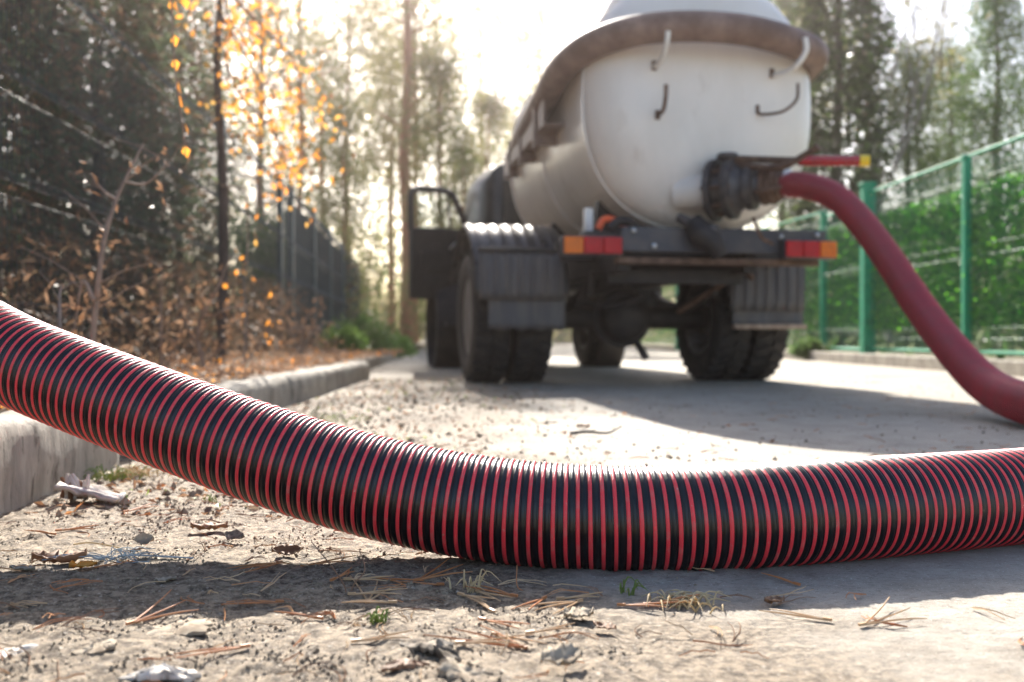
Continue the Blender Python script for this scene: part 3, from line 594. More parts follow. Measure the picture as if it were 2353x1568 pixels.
def hedge_screen(x0, y0, x1, y1, z0, z1, n, parent):
    t = RNG.random(n); P = np.stack([x0 + (x1 - x0) * t, y0 + (y1 - y0) * t, z0 + (z1 - z0) * RNG.random(n)], 1)
    dd = np.array([x1 - x0, y1 - y0, 0]); dd /= np.linalg.norm(dd); nn = np.array([-dd[1], dd[0], 0]); P += nn * RNG.normal(0, .04, (n, 1))
    V, F = leaves(P, RNG.normal(size=(n, 3)) * [1, 1, .8] + [0, 0, -.4], RNG.uniform(.035, .06, n), RNG.uniform(.014, .024, n), .1)
    o = link('leafy_screen', npmesh('leafy_screen', V, F, [M['screen_leaf'], M['screen_shaded'], M['screen_back']], RNG.choice(3, n, p=[.48, .36, .16])), parent); tag(o, kind='stuff')
    m = MB(); v = [(x0, y0, z0), (x1, y1, z0), (x1, y1, z1), (x0, y0, z1)]; v = [(p[0] + nn[0] * s, p[1] + nn[1] * s, p[2]) for s in (.035, .05) for p in v] if False else [(p[0] - nn[0] * s * (1 if nn[0] < 0 else -1), p[1], p[2]) for s in (-.05, -.06) for p in v]
    m.add(v, [(0, 1, 2, 3), (7, 6, 5, 4), (0, 4, 5, 1), (1, 5, 6, 2), (2, 6, 7, 3), (3, 7, 4, 0)])
for a, b in zip(FY[:-1], FY[1:]): hedge_screen(fx(a) + .09, a, fx(b) + .09, b,   .42, 1.85, 17000 if a > 7 else 10000, gf)
gate = empty('garden_gate', (0, 0, 0), label='narrow green framed mesh gate beside the thick capped fence post', cat='gate')
GY0, GY1 = 12.72, 14.15; gx = lambda y: 4.50 - .045 * (y - 12.6)
post(gx(GY1), GY1, 2.08, .09, 'gate_post', gate, .05); 
MB().tube([(gx(GY0), GY0, 2.02), (gx(GY1), GY1, 2.02)], .025, 10).build('gate_rail', M['green_paint'], gate)
MB().tube([(gx(GY0), GY0, .16), (gx(GY1), GY1, .16)], .03, 10).build('gate_rail', M['green_paint'], gate)
mesh_panel('mesh_panel', (gx(GY0), GY0), (gx(GY1), GY1), .2, 1.98, (.42, 1.20, 1.85), M['green_wire'], gate, wr=.003)
hedge_screen(gx(GY0) + .09, GY0, gx(GY1) + .09, GY1, .42, 1.88, 8000, gate)
bf = empty('far_mesh_fence', (0, 0, 0), label='green mesh fence continuing behind the truck and the gate', cat='fence')
pr = (gx(14.3), 14.3)
for q in ((4.0, 17.2), (3.35, 20.2), (2.6, 23.5)):
    post(q[0], q[1], 2.1, .07, 'fence_post', bf, .05); mesh_panel('mesh_panel', pr, q, .18, 2.05, (.36, 1.15, 1.95), M['green_wire'], bf, wr=.003)
    MB().tube([(pr[0], pr[1], 2.1), (q[0], q[1], 2.1)], .02, 8).build('top_rail', M['green_paint'], bf)
    hedge_screen(pr[0] + .1, pr[1], q[0] + .1, q[1], .42, 1.9, 9000, bf); pr = q

# ---------------------------------------------------------------- left: dark teal mesh fence
lf = empty('dark_mesh_fence', (0, 0, 0), label='dark teal welded mesh fence in front of the dry hedge on the left', cat='fence')
def lx(y): return -1.98 - .057 * y if y <= 11.5 else -2.636 - .088 * (y - 11.5)
LY = [-1.5, 1.2, 3.8, 8.46, 11.25, 12.15, 14.6, 17.1, 19.6, 22.1, 24.6]
for yy in LY[1:]: post(lx(yy), yy, 2.17, .06, 'fence_post', lf, .05, 'teal_paint', cap=False)
for a, b in zip(LY[:-1], LY[1:]):
    mesh_panel('mesh_panel', (lx(a), a), (lx(b), b), .18, 2.12, (.42, 1.00, 1.46, 2.02) , M['teal_wire'], lf, wr=.0026, fold_d=-.04)

# ---------------------------------------------------------------- vegetation builders
def crown_mesh(name, fn, n, L, W, mats, share, droop=.3, out=.6):
    """fn(n) -> positions, outward directions"""
    P, D = fn(n); D = unit(D) * out + RNG.normal(size=(n, 3)) * .5 + [0, 0, -droop]
    V, F = leaves(P, D, RNG.uniform(L * .6, L * 1.3, n), RNG.uniform(W * .6, W * 1.3, n), .05)
    mi = RNG.choice(len(mats), n, p=share); return npmesh(name, V, F, mats, mi)
def clumped(cent, spread, n):
    k = RNG.integers(0, len(cent), n); P = cent[k] + RNG.normal(size=(n, 3)) * np.asarray(spread)[k][:, None]; return P, P - cent[k]
def trunk_mesh(name, h, r, mat_, lean=(0, 0), limbs=0, z0=.3, ln=1.2, up=.3, seed=0):
    rr = random.Random(seed); m = MB(); n = 9
    pts = [(lean[0] * (i / n) ** 1.3 + rr.uniform(-1, 1) * .02 * h / 5, lean[1] * (i / n) + rr.uniform(-1, 1) * .02 * h / 5, h * i / n) for i in range(n + 1)]; pts[0] = (0, 0, -.1)
    m.tube(pts, [r * 1.15, r, r * .85, r * .7, r * .5, r * .2], 10, sm=2)
    for k in range(limbs):
        t = z0 + (1 - z0) * (k + rr.random()) / limbs; zz = h * t; a = rr.uniform(0, 2 * PI); l = ln * (1.25 - t) * rr.uniform(.6, 1.2); i = min(n - 1, int(t * n)); b = pts[i]
        bx, by = b[0], b[1]
        m.tube([(bx, by, zz), (bx + math.cos(a) * l * .5, by + math.sin(a) * l * .5, zz + l * up * .6), (bx + math.cos(a) * l, by + math.sin(a) * l, zz + l * up)], [r * .3 * (1.3 - t), r * .18, .004], 6, sm=2)
    return m.mesh(name, M[mat_], 60)
# thuja columns (green/brown)
def thuja_fn(h, rad, base=.1):
    def fn(n):
        z = base + (h - base) * RNG.random(n) ** .95; t = (z - base) / (h - base); r0 = rad * np.minimum(1, (1 - t) * 2.6) * (.55 + .45 * np.sqrt(np.clip(t * 6, 0, 1)))
        a = RNG.random(n) * 2 * PI; lump = .78 + .28 * np.sin(a * 3 + z * 4.1) * np.sin(z * 7.3 + a * 2); r = r0 * lump * np.sqrt(RNG.uniform(.25, 1, n))
        P = np.stack([np.cos(a) * r, np.sin(a) * r, z], 1); return P, np.stack([np.cos(a), np.sin(a), 0 * a + .2], 1)
    return fn
def tree(name, parts, loc_, rz, sc, **k):
    o = empty(name, loc_, rz, **k); o.scale = (sc, sc, sc)
    for nm, me in parts: link(nm, me, o)
    return o
th = [M['thuja'], M['thuja_brown'], M['thuja_dark']]
TH_BROWN = [crown_mesh('foliage', thuja_fn(5.2, .78), 21000, .085, .022, th, [.46, .24, .30], droop=.5) for _ in range(2)]
TH_GREEN = [crown_mesh('foliage', thuja_fn(6.0, .95), 21000, .10, .026, th, [.68, .12, .20], droop=.3) for _ in range(2)]
TT = [trunk_mesh('trunk', 4.8, .06, 'bark_grey', limbs=14, z0=.08, ln=.7, up=.5, seed=s) for s in range(2)]
hedge_spots = [(-2.85, 2.2, 0, .9), (-3.05, 3.5, 0, 1), (-3.15, 4.9, 0, .95), (-3.3, 6.3, 0, 1.0), (-3.25, 7.8, 1, .95), (-3.35, 9.3, 0, .85), (-3.6, 10.8, 1, .8), (-4.4, 5.2, 1, 1.25), (-4.5, 8.2, 1, 1.3), (-4.9, 11.2, 1, 1.25)]
HL = ['dried brown thuja closest to the camera, cut by the left edge', 'second dry brown thuja from the left edge behind the fence', 'dry brown thuja behind the tallest bare sapling', 'dry brown thuja just left of the hanging twig with yellow leaves', 'greener thuja immediately left of the dark birch trunk', 'last dry thuja, right behind the dark birch trunk', 'greener thuja behind the pair of teal fence posts', 'large green thuja of the back row at the upper left corner', 'large green thuja of the back row, in the middle above the brown ones', 'farthest large thuja of the back row, behind the orange leaves']
for i, (x, y, g, sc) in enumerate(hedge_spots):
    me = (TH_GREEN if g else TH_BROWN)[i % 2]
    tree('thuja_tree', [('foliage', me), ('trunk', TT[i % 2])], (x, y, verge_z(x, y) - .03), i * 1.9, sc,
         label=HL[i], cat='tree', group='green thujas of the back row' if g else 'dry brown thujas behind the fence')
# low dark hedge behind the far stretch of the fence
def low_fn(n):
    y = RNG.uniform(12.2, 33, n); z = RNG.random(n) ** .8 * 1.85; x = -2.80 - .088 * (y - 11.5) - RNG.random(n) * .8; P = np.stack([x, y, z * (1 + .08 * np.sin(y * 3))], 1); return P, RNG.normal(size=(n, 3))
lh = link('clipped_hedge', crown_mesh('clipped_hedge', low_fn, 26000, .12, .05, [M['spruce_leaf'], M['thuja']], [.5, .5])); tag(lh, label='low dark clipped hedge receding behind the far part of the teal fence', cat='hedge')
nb = MB(); 
for a, b in zip(LY[5:-1], LY[6:]): nb.add([(lx(a) - .05, a, .2), (lx(b) - .05, b, .2), (lx(b) - .05, b, 2.02), (lx(a) - .05, a, 2.02), (lx(a) - .06, a, .2), (lx(b) - .06, b, .2), (lx(b) - .06, b, 2.02), (lx(a) - .06, a, 2.02)], [(0, 1, 2, 3), (7, 6, 5, 4), (0, 4, 5, 1), (2, 6, 7, 3), (1, 5, 6, 2), (3, 7, 4, 0)])
nb.build('shade_netting', mat('teal_netting', (.010, .035, .042), .6, col2=(.02, .05, .05), scale=6), lf, smooth=0)
# pines
def pine_fn(h, base, rad, nc, cs):
    def fn(n):
        t = RNG.random(nc); z = base + (h - base) * t; r = rad * (1 - t * .75) * np.sqrt(RNG.random(nc)); a = RNG.random(nc) * 2 * PI
        c = np.stack([np.cos(a) * r, np.sin(a) * r, z], 1); return clumped(c, np.full(nc, cs), n)
    return fn
PINE = [crown_mesh('crown', pine_fn(15, 5.5, 2.3, 70, .26), 5500, .24, .055, [M['pine_leaf']], [1]) for _ in range(2)]
YOUNG = [crown_mesh('crown', pine_fn(8.4, .4, 2.0, 150, .20), 8000, .17, .05, [M['pine_leaf'], M['spruce_leaf']], [.75, .25]) for _ in range(3)]
SPR = [crown_mesh('crown', pine_fn(9, .4, 1.75, 210, .2), 13000, .17, .045, [M['spruce_leaf']], [1]) for _ in range(2)]
PT2 = trunk_mesh('trunk', 15, .085, 'bark_red', limbs=22, z0=.3, ln=2.2, seed=8)
PT = [trunk_mesh('trunk', 15, .16, 'bark_red', limbs=22, z0=.35, ln=2.2, seed=5 + s) for s in range(2)]
YT = [trunk_mesh('trunk', 8, .09, 'bark_red', limbs=22, z0=.12, ln=1.7, seed=15 + s) for s in range(2)]
ST = trunk_mesh('trunk', 8.6, .11, 'bark_grey', limbs=26, z0=.1, ln=1.3, up=-.05, seed=31)
def px(p, Y): return (p - 1176.5) / 2288 * Y
for i, (p, Y, sc, lab) in enumerate([(933, 30, 1.15, 'tall pine with a thick red trunk rising right behind the open cab door'), (955, 33, 1.1, 'slimmer red pine standing just right of the thick red trunk'), (800, 31, 1.0, 'red pine trunk left of the open cab door beyond the orange birch'), (1105, 40, 1.2, 'distant pine hazy in the glare between cab and door'), (1995, 24, 1.05, 'slender red pine trunk above the yellow tipped lever'), (1835, 30, 1.1, 'tall pine directly behind the right shoulder of the tank'), (690, 26, 1.0, 'pine trunk behind the orange birch leaves'), (1240, 46, 1.2, 'faint far pine behind the tank in the brightest glare')]):
    tree('pine_tree', [('crown', PINE[i % 2]), ('trunk', PT[0] if i == 0 else PT2)], (px(p, Y), Y, 0), i * 2.1, sc, label=lab, cat='tree')
for i, (p, Y, sc, lab) in enumerate([(1010, 27, .95, 'bushy yellow green young pine beside the red trunks over the open door'), (790, 21, .62, 'low young pine over the end of the teal fence'), (1065, 23, .60, 'low young pine filling the gap between door and cab'), (1120, 33, 1.0, 'pale sunlit young pine just left of the tank front'), (740, 27, 1.0, 'young pine half hidden behind the orange birch'), (900, 36, 1.35, 'tall feathery young pine far behind the red trunks'), (600, 22, 1.1, 'young pine filling the gap above the left thujas'), (1250, 38, 1.2, 'young pine behind the brown hose tray of the tank')]):
    tree('young_pine', [('crown', YOUNG[i % 3]), ('trunk', YT[i % 2])], (px(p, Y), Y, 0), i * 1.3, sc, label=lab, cat='tree')
for i, (p, Y, sc, lab) in enumerate([(1925, 18, 1.02, 'dark columnar spruce standing directly right of the tank'), (2085, 22, .74, 'short spruce behind the green gate post'), (2290, 24, 1.0, 'broad green spruce rising over the right end of the fence'), (2185, 30, 1.0, 'grey green spruce in the gap over the second fence panel'), (1800, 27, 1.1, 'dark spruce hidden behind the tank'), (2420, 20, .7, 'spruce at the right edge of the view over the fence'), (1990, 34, .7, 'small distant spruce behind the yellow lever tip')]):
    o = tree('spruce_tree', [('crown', SPR[i % 2]), ('trunk', ST)], (px(p, Y), Y, 0), i * 1.7, sc, label=lab, cat='tree')
    if i == 0: o.scale = (1, 1, 1); o.children[0].data = crown_mesh('crown', thuja_fn(9.0, 1.0, .3), 14000, .20, .06, [M['conifer_dark'], M['spruce_leaf']], [.75, .25])
# bare trees
def bare_mesh(seed, h=9, r=.07):
    rr = random.Random(seed); m = MB()
    def br(p, d, l, r, dep):
        q = p; pts = [tuple(p)]
        for k in range(3): d = (d + Vector((rr.uniform(-.18, .18), rr.uniform(-.18, .18), .08))).normalized(); q = q + d * l / 3; pts.append(tuple(q))
        m.tube(pts, [r, r * .75, r * .55], 6 if dep < 2 else 4, cap=False)
        if dep < 4:
            for k in range(4 if dep == 0 else 3): t = rr.uniform(.3, 1) if k else 1; b = Vector(pts[min(3, 1 + int(t * 2.99))]); nd = (d + Vector((rr.uniform(-1, 1), rr.uniform(-1, 1), rr.uniform(.0, .7))) * .75).normalized(); br(b, nd, l * rr.uniform(.5, .7), r * .5, dep + 1)
    br(Vector((0, 0, -.1)), Vector((0, 0, 1)), h * .5, r, 0); return m.mesh('branches', M['twig_grey'], 60)
BARE = [bare_mesh(s) for s in (1, 2, 3)]
for i, (p, Y, sc) in enumerate([(2050, 20, 1), (2150, 25, 1.2), (2330, 27, 1.2), (1020, 42, 1.5), (1160, 44, 1.5), (1890, 36, 1.4)]):
    o = link('bare_tree', BARE[i % 3], None, (px(p, Y), Y, 0), (0, 0, i * 1.3)); o.scale = (sc,) * 3
    tag(o, label='thin leafless grey tree against the white sky ' + ('above the green fence' if p > 1800 else 'beyond the far end of the road'), cat='tree', group='bare trees right' if p > 1800 else 'bare trees far')
# far wood as one mass
def wood_fn(n):
    x = RNG.uniform(-75, 75, n); y = 58 + RNG.random(n) * 18; z = RNG.random(n) ** 1.3 * (5.0 + 1.8 * np.sin(x * .7) + 1.4 * np.sin(x * 1.9 + 1)); return np.stack([x, y, z], 1), RNG.normal(size=(n, 3))
fw = link('far_wood', crown_mesh('far_wood', wood_fn, 30000, .7, .25, [M['pine_leaf'], M['spruce_leaf'], M['bark_red']], [.5, .35, .15])); tag(fw, label='blurred mass of far woodland closing the horizon behind the road', cat='woodland', kind='stuff')
def und_fn(n):
    x = 4.9 + RNG.random(n) * 22; y = RNG.uniform(8, 45, n); z = RNG.random(n) ** 1.5 * (1.2 + .5 * np.sin(x) + .4 * np.sin(y * .8)) ; return np.stack([x, y, z], 1), RNG.normal(size=(n, 3))
fw = link('undergrowth', crown_mesh('undergrowth', und_fn, 22000, .22, .09, [M['spruce_leaf'], M['thuja']], [.5, .5])); tag(fw, label='dark tangled undergrowth behind the green fence', cat='undergrowth', kind='stuff')
# birch with orange leaves, beyond the fence
bt = empty('birch_tree', (-3.55, 6.9, .15), 0, label='young birch with hanging orange autumn leaves above the left hedge', cat='tree')
bt.location = (px(505, 6.6), 6.6, .13)
m = MB(); m.tube([(0, 0, -.05), (.03, 0, 1.0), (-.02, .02, 2.0), (.05, 0, 3.0), (.15, 0, 4.2)], [.036, .032, .026, .018, .008], 10, sm=4); m.build('trunk', M['bark_dark'], bt)
rr = random.Random(4); lp = []; ld = []
def W(pxx, pyy, Y): return Vector(near(pxx, pyy, Y)) - bt.location
def twigline(pts, r, n, sp, name='branch'):
    P = catmull(pts, 10); MB().tube(P, [r, r * .5, .0025], 6).build(name, M['twig'], bt)
    q = resample(P, np.random.default_rng(int(n)).uniform(.15, 1, n) * length(P)); lp.append(q + RNG.normal(0, sp, q.shape)); ld.append(RNG.normal(size=q.shape) * .6 + [0, 0, -1])
twigline([(.03, 0, 2.3), W(560, 120, 6.4), W(600, 200, 6.3), W(640, 330, 6.2)], .014, 120, .10)
twigline([(.03, 0, 2.5), W(600, 60, 6.5), W(680, 150, 6.4), W(690, 300, 6.3), W(680, 400, 6.3)], .014, 230, .13)
twigline([(.04, 0, 2.0), W(560, 230, 6.5), W(620, 290, 6.4), W(655, 370, 6.4), W(690, 420, 6.4)], .012, 210, .13)
twigline([(.05, 0, 2.8), W(520, 20, 6.5), W(560, 90, 6.4), W(620, 190, 6.4), W(720, 260, 6.4)], .012, 150, .14)
twigline([(.05, 0, 2.9), W(450, -20, 6.0), W(430, 60, 5.8), W(440, 120, 5.8)], .01, 22, .06)
twigline([(.0, 0, 1.2), W(560, 440, 6.4), W(570, 520, 6.3), W(565, 660, 6.2)], .009, 9, .05)
lp = np.concatenate(lp); ld = np.concatenate(ld); V, F = leaves(lp, ld, RNG.uniform(.035, .062, len(lp)), RNG.uniform(.022, .04, len(lp)), .12)
tag(link('leaf_mass', npmesh('leaf_mass', V, F, [M['orange_leaf'], M['leaf_brown'], M['leaf_yellow']], RNG.choice(3, len(lp), p=[.5, .2, .3])), bt), kind='stuff')
# hanging twig of big yellow leaves nearer the camera
hb = empty('hanging_twig', near(388, -60, 3.2), 0, label='thin twig hanging from above with a few big yellow leaves, left of the birch', cat='twig')
pts = [Vector(near(a, b, 3.2)) - hb.location for a, b in ((388, -60), (396, 30), (402, 150), (412, 230), (424, 320), (426, 360))]
MB().tube(pts, [.004, .002], 6, sm=5).build('stem', M['twig'], hb)
for a, b in ((392, 15), (404, 18), (400, 150), (411, 205), (414, 235), (425, 300), (424, 350), (398, 95), (424, 10)):
    P = np.array([Vector(near(a, b - 16, 3.2)) - hb.location]); V, F = leaves(P, np.array([[.2, .1, -1.]]), .042, .030, .12); link('leaf', npmesh('leaf', V, F, M['orange_leaf']), hb)
# dry saplings and weeds between kerb and fence
def sapling(base, tips, r, mt, label, leafy=0, seed=0, cat='sapling', lm='leaf_brown'):
    rr = random.Random(seed); base = Vector(base); o = empty('dry_sapling', tuple(base), 0, label=label, cat=cat)
    for t in tips:
        T_ = [Vector(p) - base for p in t]; MB().tube([tuple(p) for p in T_], [r, r * .7, r * .25], 7, sm=6).build('stem', M[mt], o)
        r *= .75
        P = catmull([tuple(p) for p in T_], 8); ln_ = length(P); nt_ = max(2, int(ln_ / .16)); m = MB()
        for k in range(nt_):
            q = resample(P, [rr.uniform(.25, .98) * ln_])[0]; a = rr.uniform(0, 2 * PI); l = rr.uniform(.06, .2); e = q + np.array([math.cos(a) * l, math.sin(a) * l * .6, l * rr.uniform(.3, 1)])
            m.tube([q, (q + e) / 2 + np.array([0, 0, .01]), e], [r * .35, .0012], 5)
        tag(m.build('twigs', M[mt], o), kind='stuff')
        if leafy:
            q = resample(P, np.random.default_rng(seed).uniform(.3, 1, leafy) * ln_) + RNG.normal(0, .035, (leafy, 3)); V, F = leaves(q, RNG.normal(size=(leafy, 3)) + [0, 0, -.8], RNG.uniform(.03, .05, leafy), RNG.uniform(.012, .022, leafy), .15); link('leaves', npmesh('leaves', V, F, M[lm]), o)
    return o
b = (*[px(200, 3.0), 3.0], .13)
sapling(b, [[b, near(232, 600, 3.05), near(268, 460, 3.1), near(330, 330, 3.2)], [near(215, 690, 3.0), near(190, 650, 3.0), near(170, 760, 3.0)], [near(268, 460, 3.1), near(240, 440, 3.1), near(205, 400, 3.1)], [near(290, 420, 3.1), near(340, 420, 3.1), near(400, 360, 3.1)]], .011, 'twig', 'tallest pale bare sapling leaning right over the striped hose at the left', 10, 1)
b = (px(140, 2.8), 2.8, .13)
sapling(b, [[b, near(137, 700, 2.8), near(141, 655, 2.8)]], .007, 'twig_grey', 'short pale broken stalk left of the tallest sapling', 0, 2)
b = (px(470, 5.2), 5.2, .14)
sapling(b, [[b, near(455, 760, 5.2), near(500, 660, 5.2), near(530, 590, 5.2)], [near(455, 780, 5.2), near(500, 720, 5.1), near(585, 700, 5.0)], [near(470, 820, 5.2), near(425, 740, 5.2), near(405, 640, 5.2)], [near(470, 830, 5.2), near(515, 790, 5.2), near(545, 700, 5.2)], [near(430, 790, 5.2), near(470, 700, 5.2), near(440, 620, 5.2)]], .013, 'twig', 'brown many stemmed bush of bare twigs in front of the birch trunk', 16, 3, 'bush')
b = (px(370, 4.6), 4.6, .14)
sapling(b, [[b, near(370, 740, 4.6), near(372, 600, 4.6)], [b, near(400, 800, 4.6), near(420, 760, 4.6)]], .009, 'twig', 'thin upright brown stalk with withered leaves left of the twiggy bush', 26, 5)
b = (px(560, 6.0), 6.0, .15)
sapling(b, [[b, near(565, 740, 6), near(560, 640, 6), near(568, 560, 6)], [b, near(600, 790, 6), near(640, 700, 6)]], .009, 'twig_grey', 'slim grey sapling carrying a few red leaves beside the fence posts', 9, 6, lm='orange_leaf')
b = (px(690, 8.5), 8.5, .15)
sapling(b, [[b, near(720, 760, 8.5), near(760, 740, 8.5)], [b, near(700, 740, 8.5), near(740, 690, 8.5)], [b, near(670, 760, 8.5), near(650, 690, 8.5)], [b, near(740, 790, 8.5), near(790, 790, 8.4)]], .012, 'twig_grey', 'pale dry brushwood arching by the last fence posts', 30, 7, 'bush')
# withered weeds carpeting the foot of the fence
def weed_fn(n):
    y = RNG.uniform(1.5, 11, n); x = -1.55 - .03 * y - RNG.random(n) ** .6 * (.75 + .02 * y); z = .14 + RNG.random(n) ** 1.6 * .75 * np.clip((-x - 1.5 - .03 * y) / .5, .12, 1); return np.stack([x, y, z], 1), RNG.normal(size=(n, 3)) + [0, 0, .3]
o = link('withered_weeds', crown_mesh('withered_weeds', weed_fn, 12000, .065, .014, [M['thuja_brown'], M['thuja_dark'], M['leaf_brown']], [.2, .6, .2])); tag(o, label='tangle of withered brown weeds along the foot of the left fence', cat='weeds', kind='stuff')
def bush_fn(c, s):
    def fn(n): P = RNG.normal(size=(n, 3)); P = unit(P) * RNG.random((n, 1)) ** .4 * s * (1 + .2 * np.sin(P[:, :1] * 5)); P[:, 2] = abs(P[:, 2]); return P + c, P
    return fn
for p, Y, s, mt, lab in ((830, 13.5, (.55, .4, .55), 'spruce_leaf', 'rounded dull green shrub at the end of the left fence'), (905, 14.6, (.28, .25, .24), 'green_leaf', 'small bright green shrub beside the far kerb'), (790, 12.6, (.3, .3, .35), 'green_leaf', 'low yellow green shrub left of the rounded shrub'), (1862, 13.9, (.22, .2, .18), 'spruce_leaf', 'low dark leafy plant between the right wheels and the gate')):
    o = link('shrub', crown_mesh('shrub', bush_fn(np.zeros(3), np.array(s)), 2200, .07, .035, [M[mt]], [1]), None, (px(p, Y), Y, .08)); tag(o, label=lab, cat='shrub')
# wooden fence at the end of the road
wf = empty('plank_fence', (0, 0, 0), label='weathered wooden plank fence closing the far end of the road', cat='fence')
for i in range(46):
    if i in (20, 21): continue
    x = -6.5 + i * .26 + random.uniform(-.01, .01); h = 1.5 + random.uniform(-.08, .08); z0 = .0
    MB().box(x, x + .24, 44, 44.03, z0, h).build('plank', M['plank_w'] if i in (10, 11, 12, 13) else M['plank'], wf, smooth=0)
MB().box(-6.5, 5.4, 44.035, 44.09, .4, .5).box(-6.5, 5.4, 44.035, 44.09, 1.1, 1.2).build('fence_rail', M['plank'], wf, smooth=0)


# ---------------------------------------------------------------- litter on the ground
def gz(x, y): return hmap(x, y)
def needles(n, fn, name, mats, L=(.035, .075), w=.0011):
    V = []; F = []; mi = []
    for i in range(n):
        x, y = fn(); a = random.uniform(0, 2 * PI); l = random.uniform(*L); bend = random.uniform(-.25, .25) * l; lift = random.uniform(0, .012) if random.random() < .35 else 0; k = random.randrange(len(mats))
        for pair in ((0, 1) if random.random() < .6 else (0,)):
            aa = a + pair * random.uniform(.08, .35); c, s = math.cos(aa), math.sin(aa); b = len(V); ww = w * random.uniform(.8, 1.3)
            for q in range(6):
                t = q / 5; X = x + c * l * t - s * bend * 4 * t * (1 - t); Y = y + s * l * t + c * bend * 4 * t * (1 - t); Z = gz(x, y) + .0025 + lift * t + .004 * math.sin(t * PI) * random.random()
                Z = max(Z, gz(X, Y) + .0015)
                ang = 1 - .5 * t
                V += [(X + s * ww * ang, Y - c * ww * ang, Z), (X, Y, Z + ww * 1.4 * ang), (X - s * ww * ang, Y + c * ww * ang, Z)]
            for q in range(5):
                for e in range(3): F.append((b + q * 3 + e, b + q * 3 + (e + 1) % 3, b + q * 3 + 3 + (e + 1) % 3, b + q * 3 + 3 + e)); mi.append(k)
    return npmesh(name, V, F, [M[m_] for m_ in mats], mi)
def soilpt(y0=.62, y1=3.2, cx=-.35, sx=.45):
    while True:
        y = y0 + (y1 - y0) * random.random() ** 1.7; x = random.gauss(cx - .05 * y, sx)
        if x > kx(y) + .02 and -1.2 < x < 1.3: return x, y
tag(link('needle_litter', needles(560, lambda: soilpt(.62, 3.2, -.30, .36), 'needle_litter', ['needle', 'needle_pale', 'leaf_brown'], (.025, .065), .0009)), label='loose scatter of fallen pine needles over soil and concrete', cat='litter', kind='stuff')
# the larger needles that stand out, one object each
NM = []
for i in range(5):
    random.seed(90 + i); mm = MB()
    for k in range(2 if i < 4 else 3):
        a = (k - .5) * (.16 + .07 * i); l = .046 + .007 * i + .006 * k; cv = random.uniform(-.12, .12); mm.tube([(0, 0, .0015), (l * .35, (a * .35 + cv * .3) * l, .003), (l * .7, (a * .7 + cv * .35) * l, .0035 + .001 * k), (l, (a + cv * .1) * l, .002 + .003 * k)], [.0011, .0012, .0010, .0005], 6, sm=4)
    mm.box(-.006, .004, -.0015, .0015, .001, .004); NM.append([mm.mesh('pine_needle', M[q]) for q in ('needle', 'needle_pale')])
random.seed(21)
spots = [(120, 1240, 0), (135, 1232, .3), (290, 1185, -.1), (700, 1310, .2), (640, 1300, .05), (765, 1355, 1.2), (800, 1350, .5), (810, 1380, .9), (1010, 1350, -.35), (960, 1345, 0), (1060, 1380, -.8), (1100, 1370, -.6), (1180, 1380, -.9), (1250, 1390, .15), (1330, 1395, .2), (1130, 1410, -1.0), (1430, 1400, .1), (1490, 1400, .3), (1900, 1430, -.15), (1985, 1443, -.14), (1830, 1345, -.4), (1110, 1440, -1.1), (1140, 1470, -1.2), (1060, 1500, .3), (1200, 1500, -.8), (730, 1430, .3), (820, 1490, .1), (1190, 1290, .0), (560, 1500, .2), (300, 1450, .4), (1290, 1385, -.3), (900, 1400, .6), (640, 1395, -.2), (870, 1340, -1.3), (845, 1390, 1.0), (1220, 1470, .8)]
for i, (a, b, ang) in enumerate(spots):
    x, y = G(a, b); o = link('pine_needle', NM[i % 5][(i // 2) % 2 if b > 1330 else 0], None, (x, y, gz(x, y) + .001), (random.uniform(-.05, .05), random.uniform(-.05, .0), ang + random.choice((0, PI)) + random.gauss(0, .45)))
    tag(o, label='long dry brown pine needle pair lying on the ground around the striped hose', cat='pine needle', group='long pine needles before the hose')
# soil crumbs and grit
def crumbs(n, fn, name, s0, s1, mt):
    base = np.array([(1, 0, 0), (-1, 0, 0), (0, 1, 0), (0, -1, 0), (0, 0, 1), (0, 0, -1)], float); fc = np.array([(0, 2, 4), (2, 1, 4), (1, 3, 4), (3, 0, 4), (2, 0, 5), (1, 2, 5), (3, 1, 5), (0, 3, 5)])
    V = np.zeros((n, 6, 3)); 
    for i in range(n):
        x, y = fn(); s = s0 + (s1 - s0) * random.random() ** 5; V[i] = base * RNG.uniform(.5, 1.2, (6, 3)) * s; V[i] += [x, y, gz(x, y) + s * .2]
    F = (fc[None] + (np.arange(n) * 6)[:, None, None]).reshape(-1, 3); return npmesh(name, V.reshape(-1, 3), F, mt)
def crumbpt():
    while True:
        x, y = soilpt(.6, 3.2, -.4, .48)
        if noise.noise(Vector((x * 11, y * 11, 7))) * 1.2 + .25 < random.random() * .5: continue
        if x + noise.noise(Vector((x * 2.2, y * 2.2, 3))) * .9 < .42 * min(1, max(0, (1.35 - y) / .55)) + random.gauss(0, .05): return x, y
tag(link('soil_crumbs', crumbs(46000, crumbpt, 'soil_crumbs', .0006, .0030, M['pebble'])), label='crumbs of dry soil and grit on the bare ground', cat='grit', kind='stuff')
def rnd_leaf(L, W_, mt, seed, curl=.25, name='dry_leaf'):
    rr = np.random.default_rng(seed); n = 12; k = 5; V = []; F = []
    for i in range(n + 1):
        t = i / n; w_i = W_ * math.sin(min(1, t * 1.02) * PI) ** .7 * (1 + .12 * rr.normal()) + .0005
        for j in range(k + 1):
            s = j / k * 2 - 1; V.append((L * (t - .5), w_i * .5 * s, curl * W_ * (s * s * .5) + curl * L * .3 * (t - .5) ** 2 * 2 + .002 * rr.normal() * W_ / .03 + .001))
    for i in range(n):
        for j in range(k): F.append((i * 6 + j, i * 6 + j + 1, (i + 1) * 6 + j + 1, (i + 1) * 6 + j))
    me = npmesh(name, V, F, M[mt], smooth=True); return me
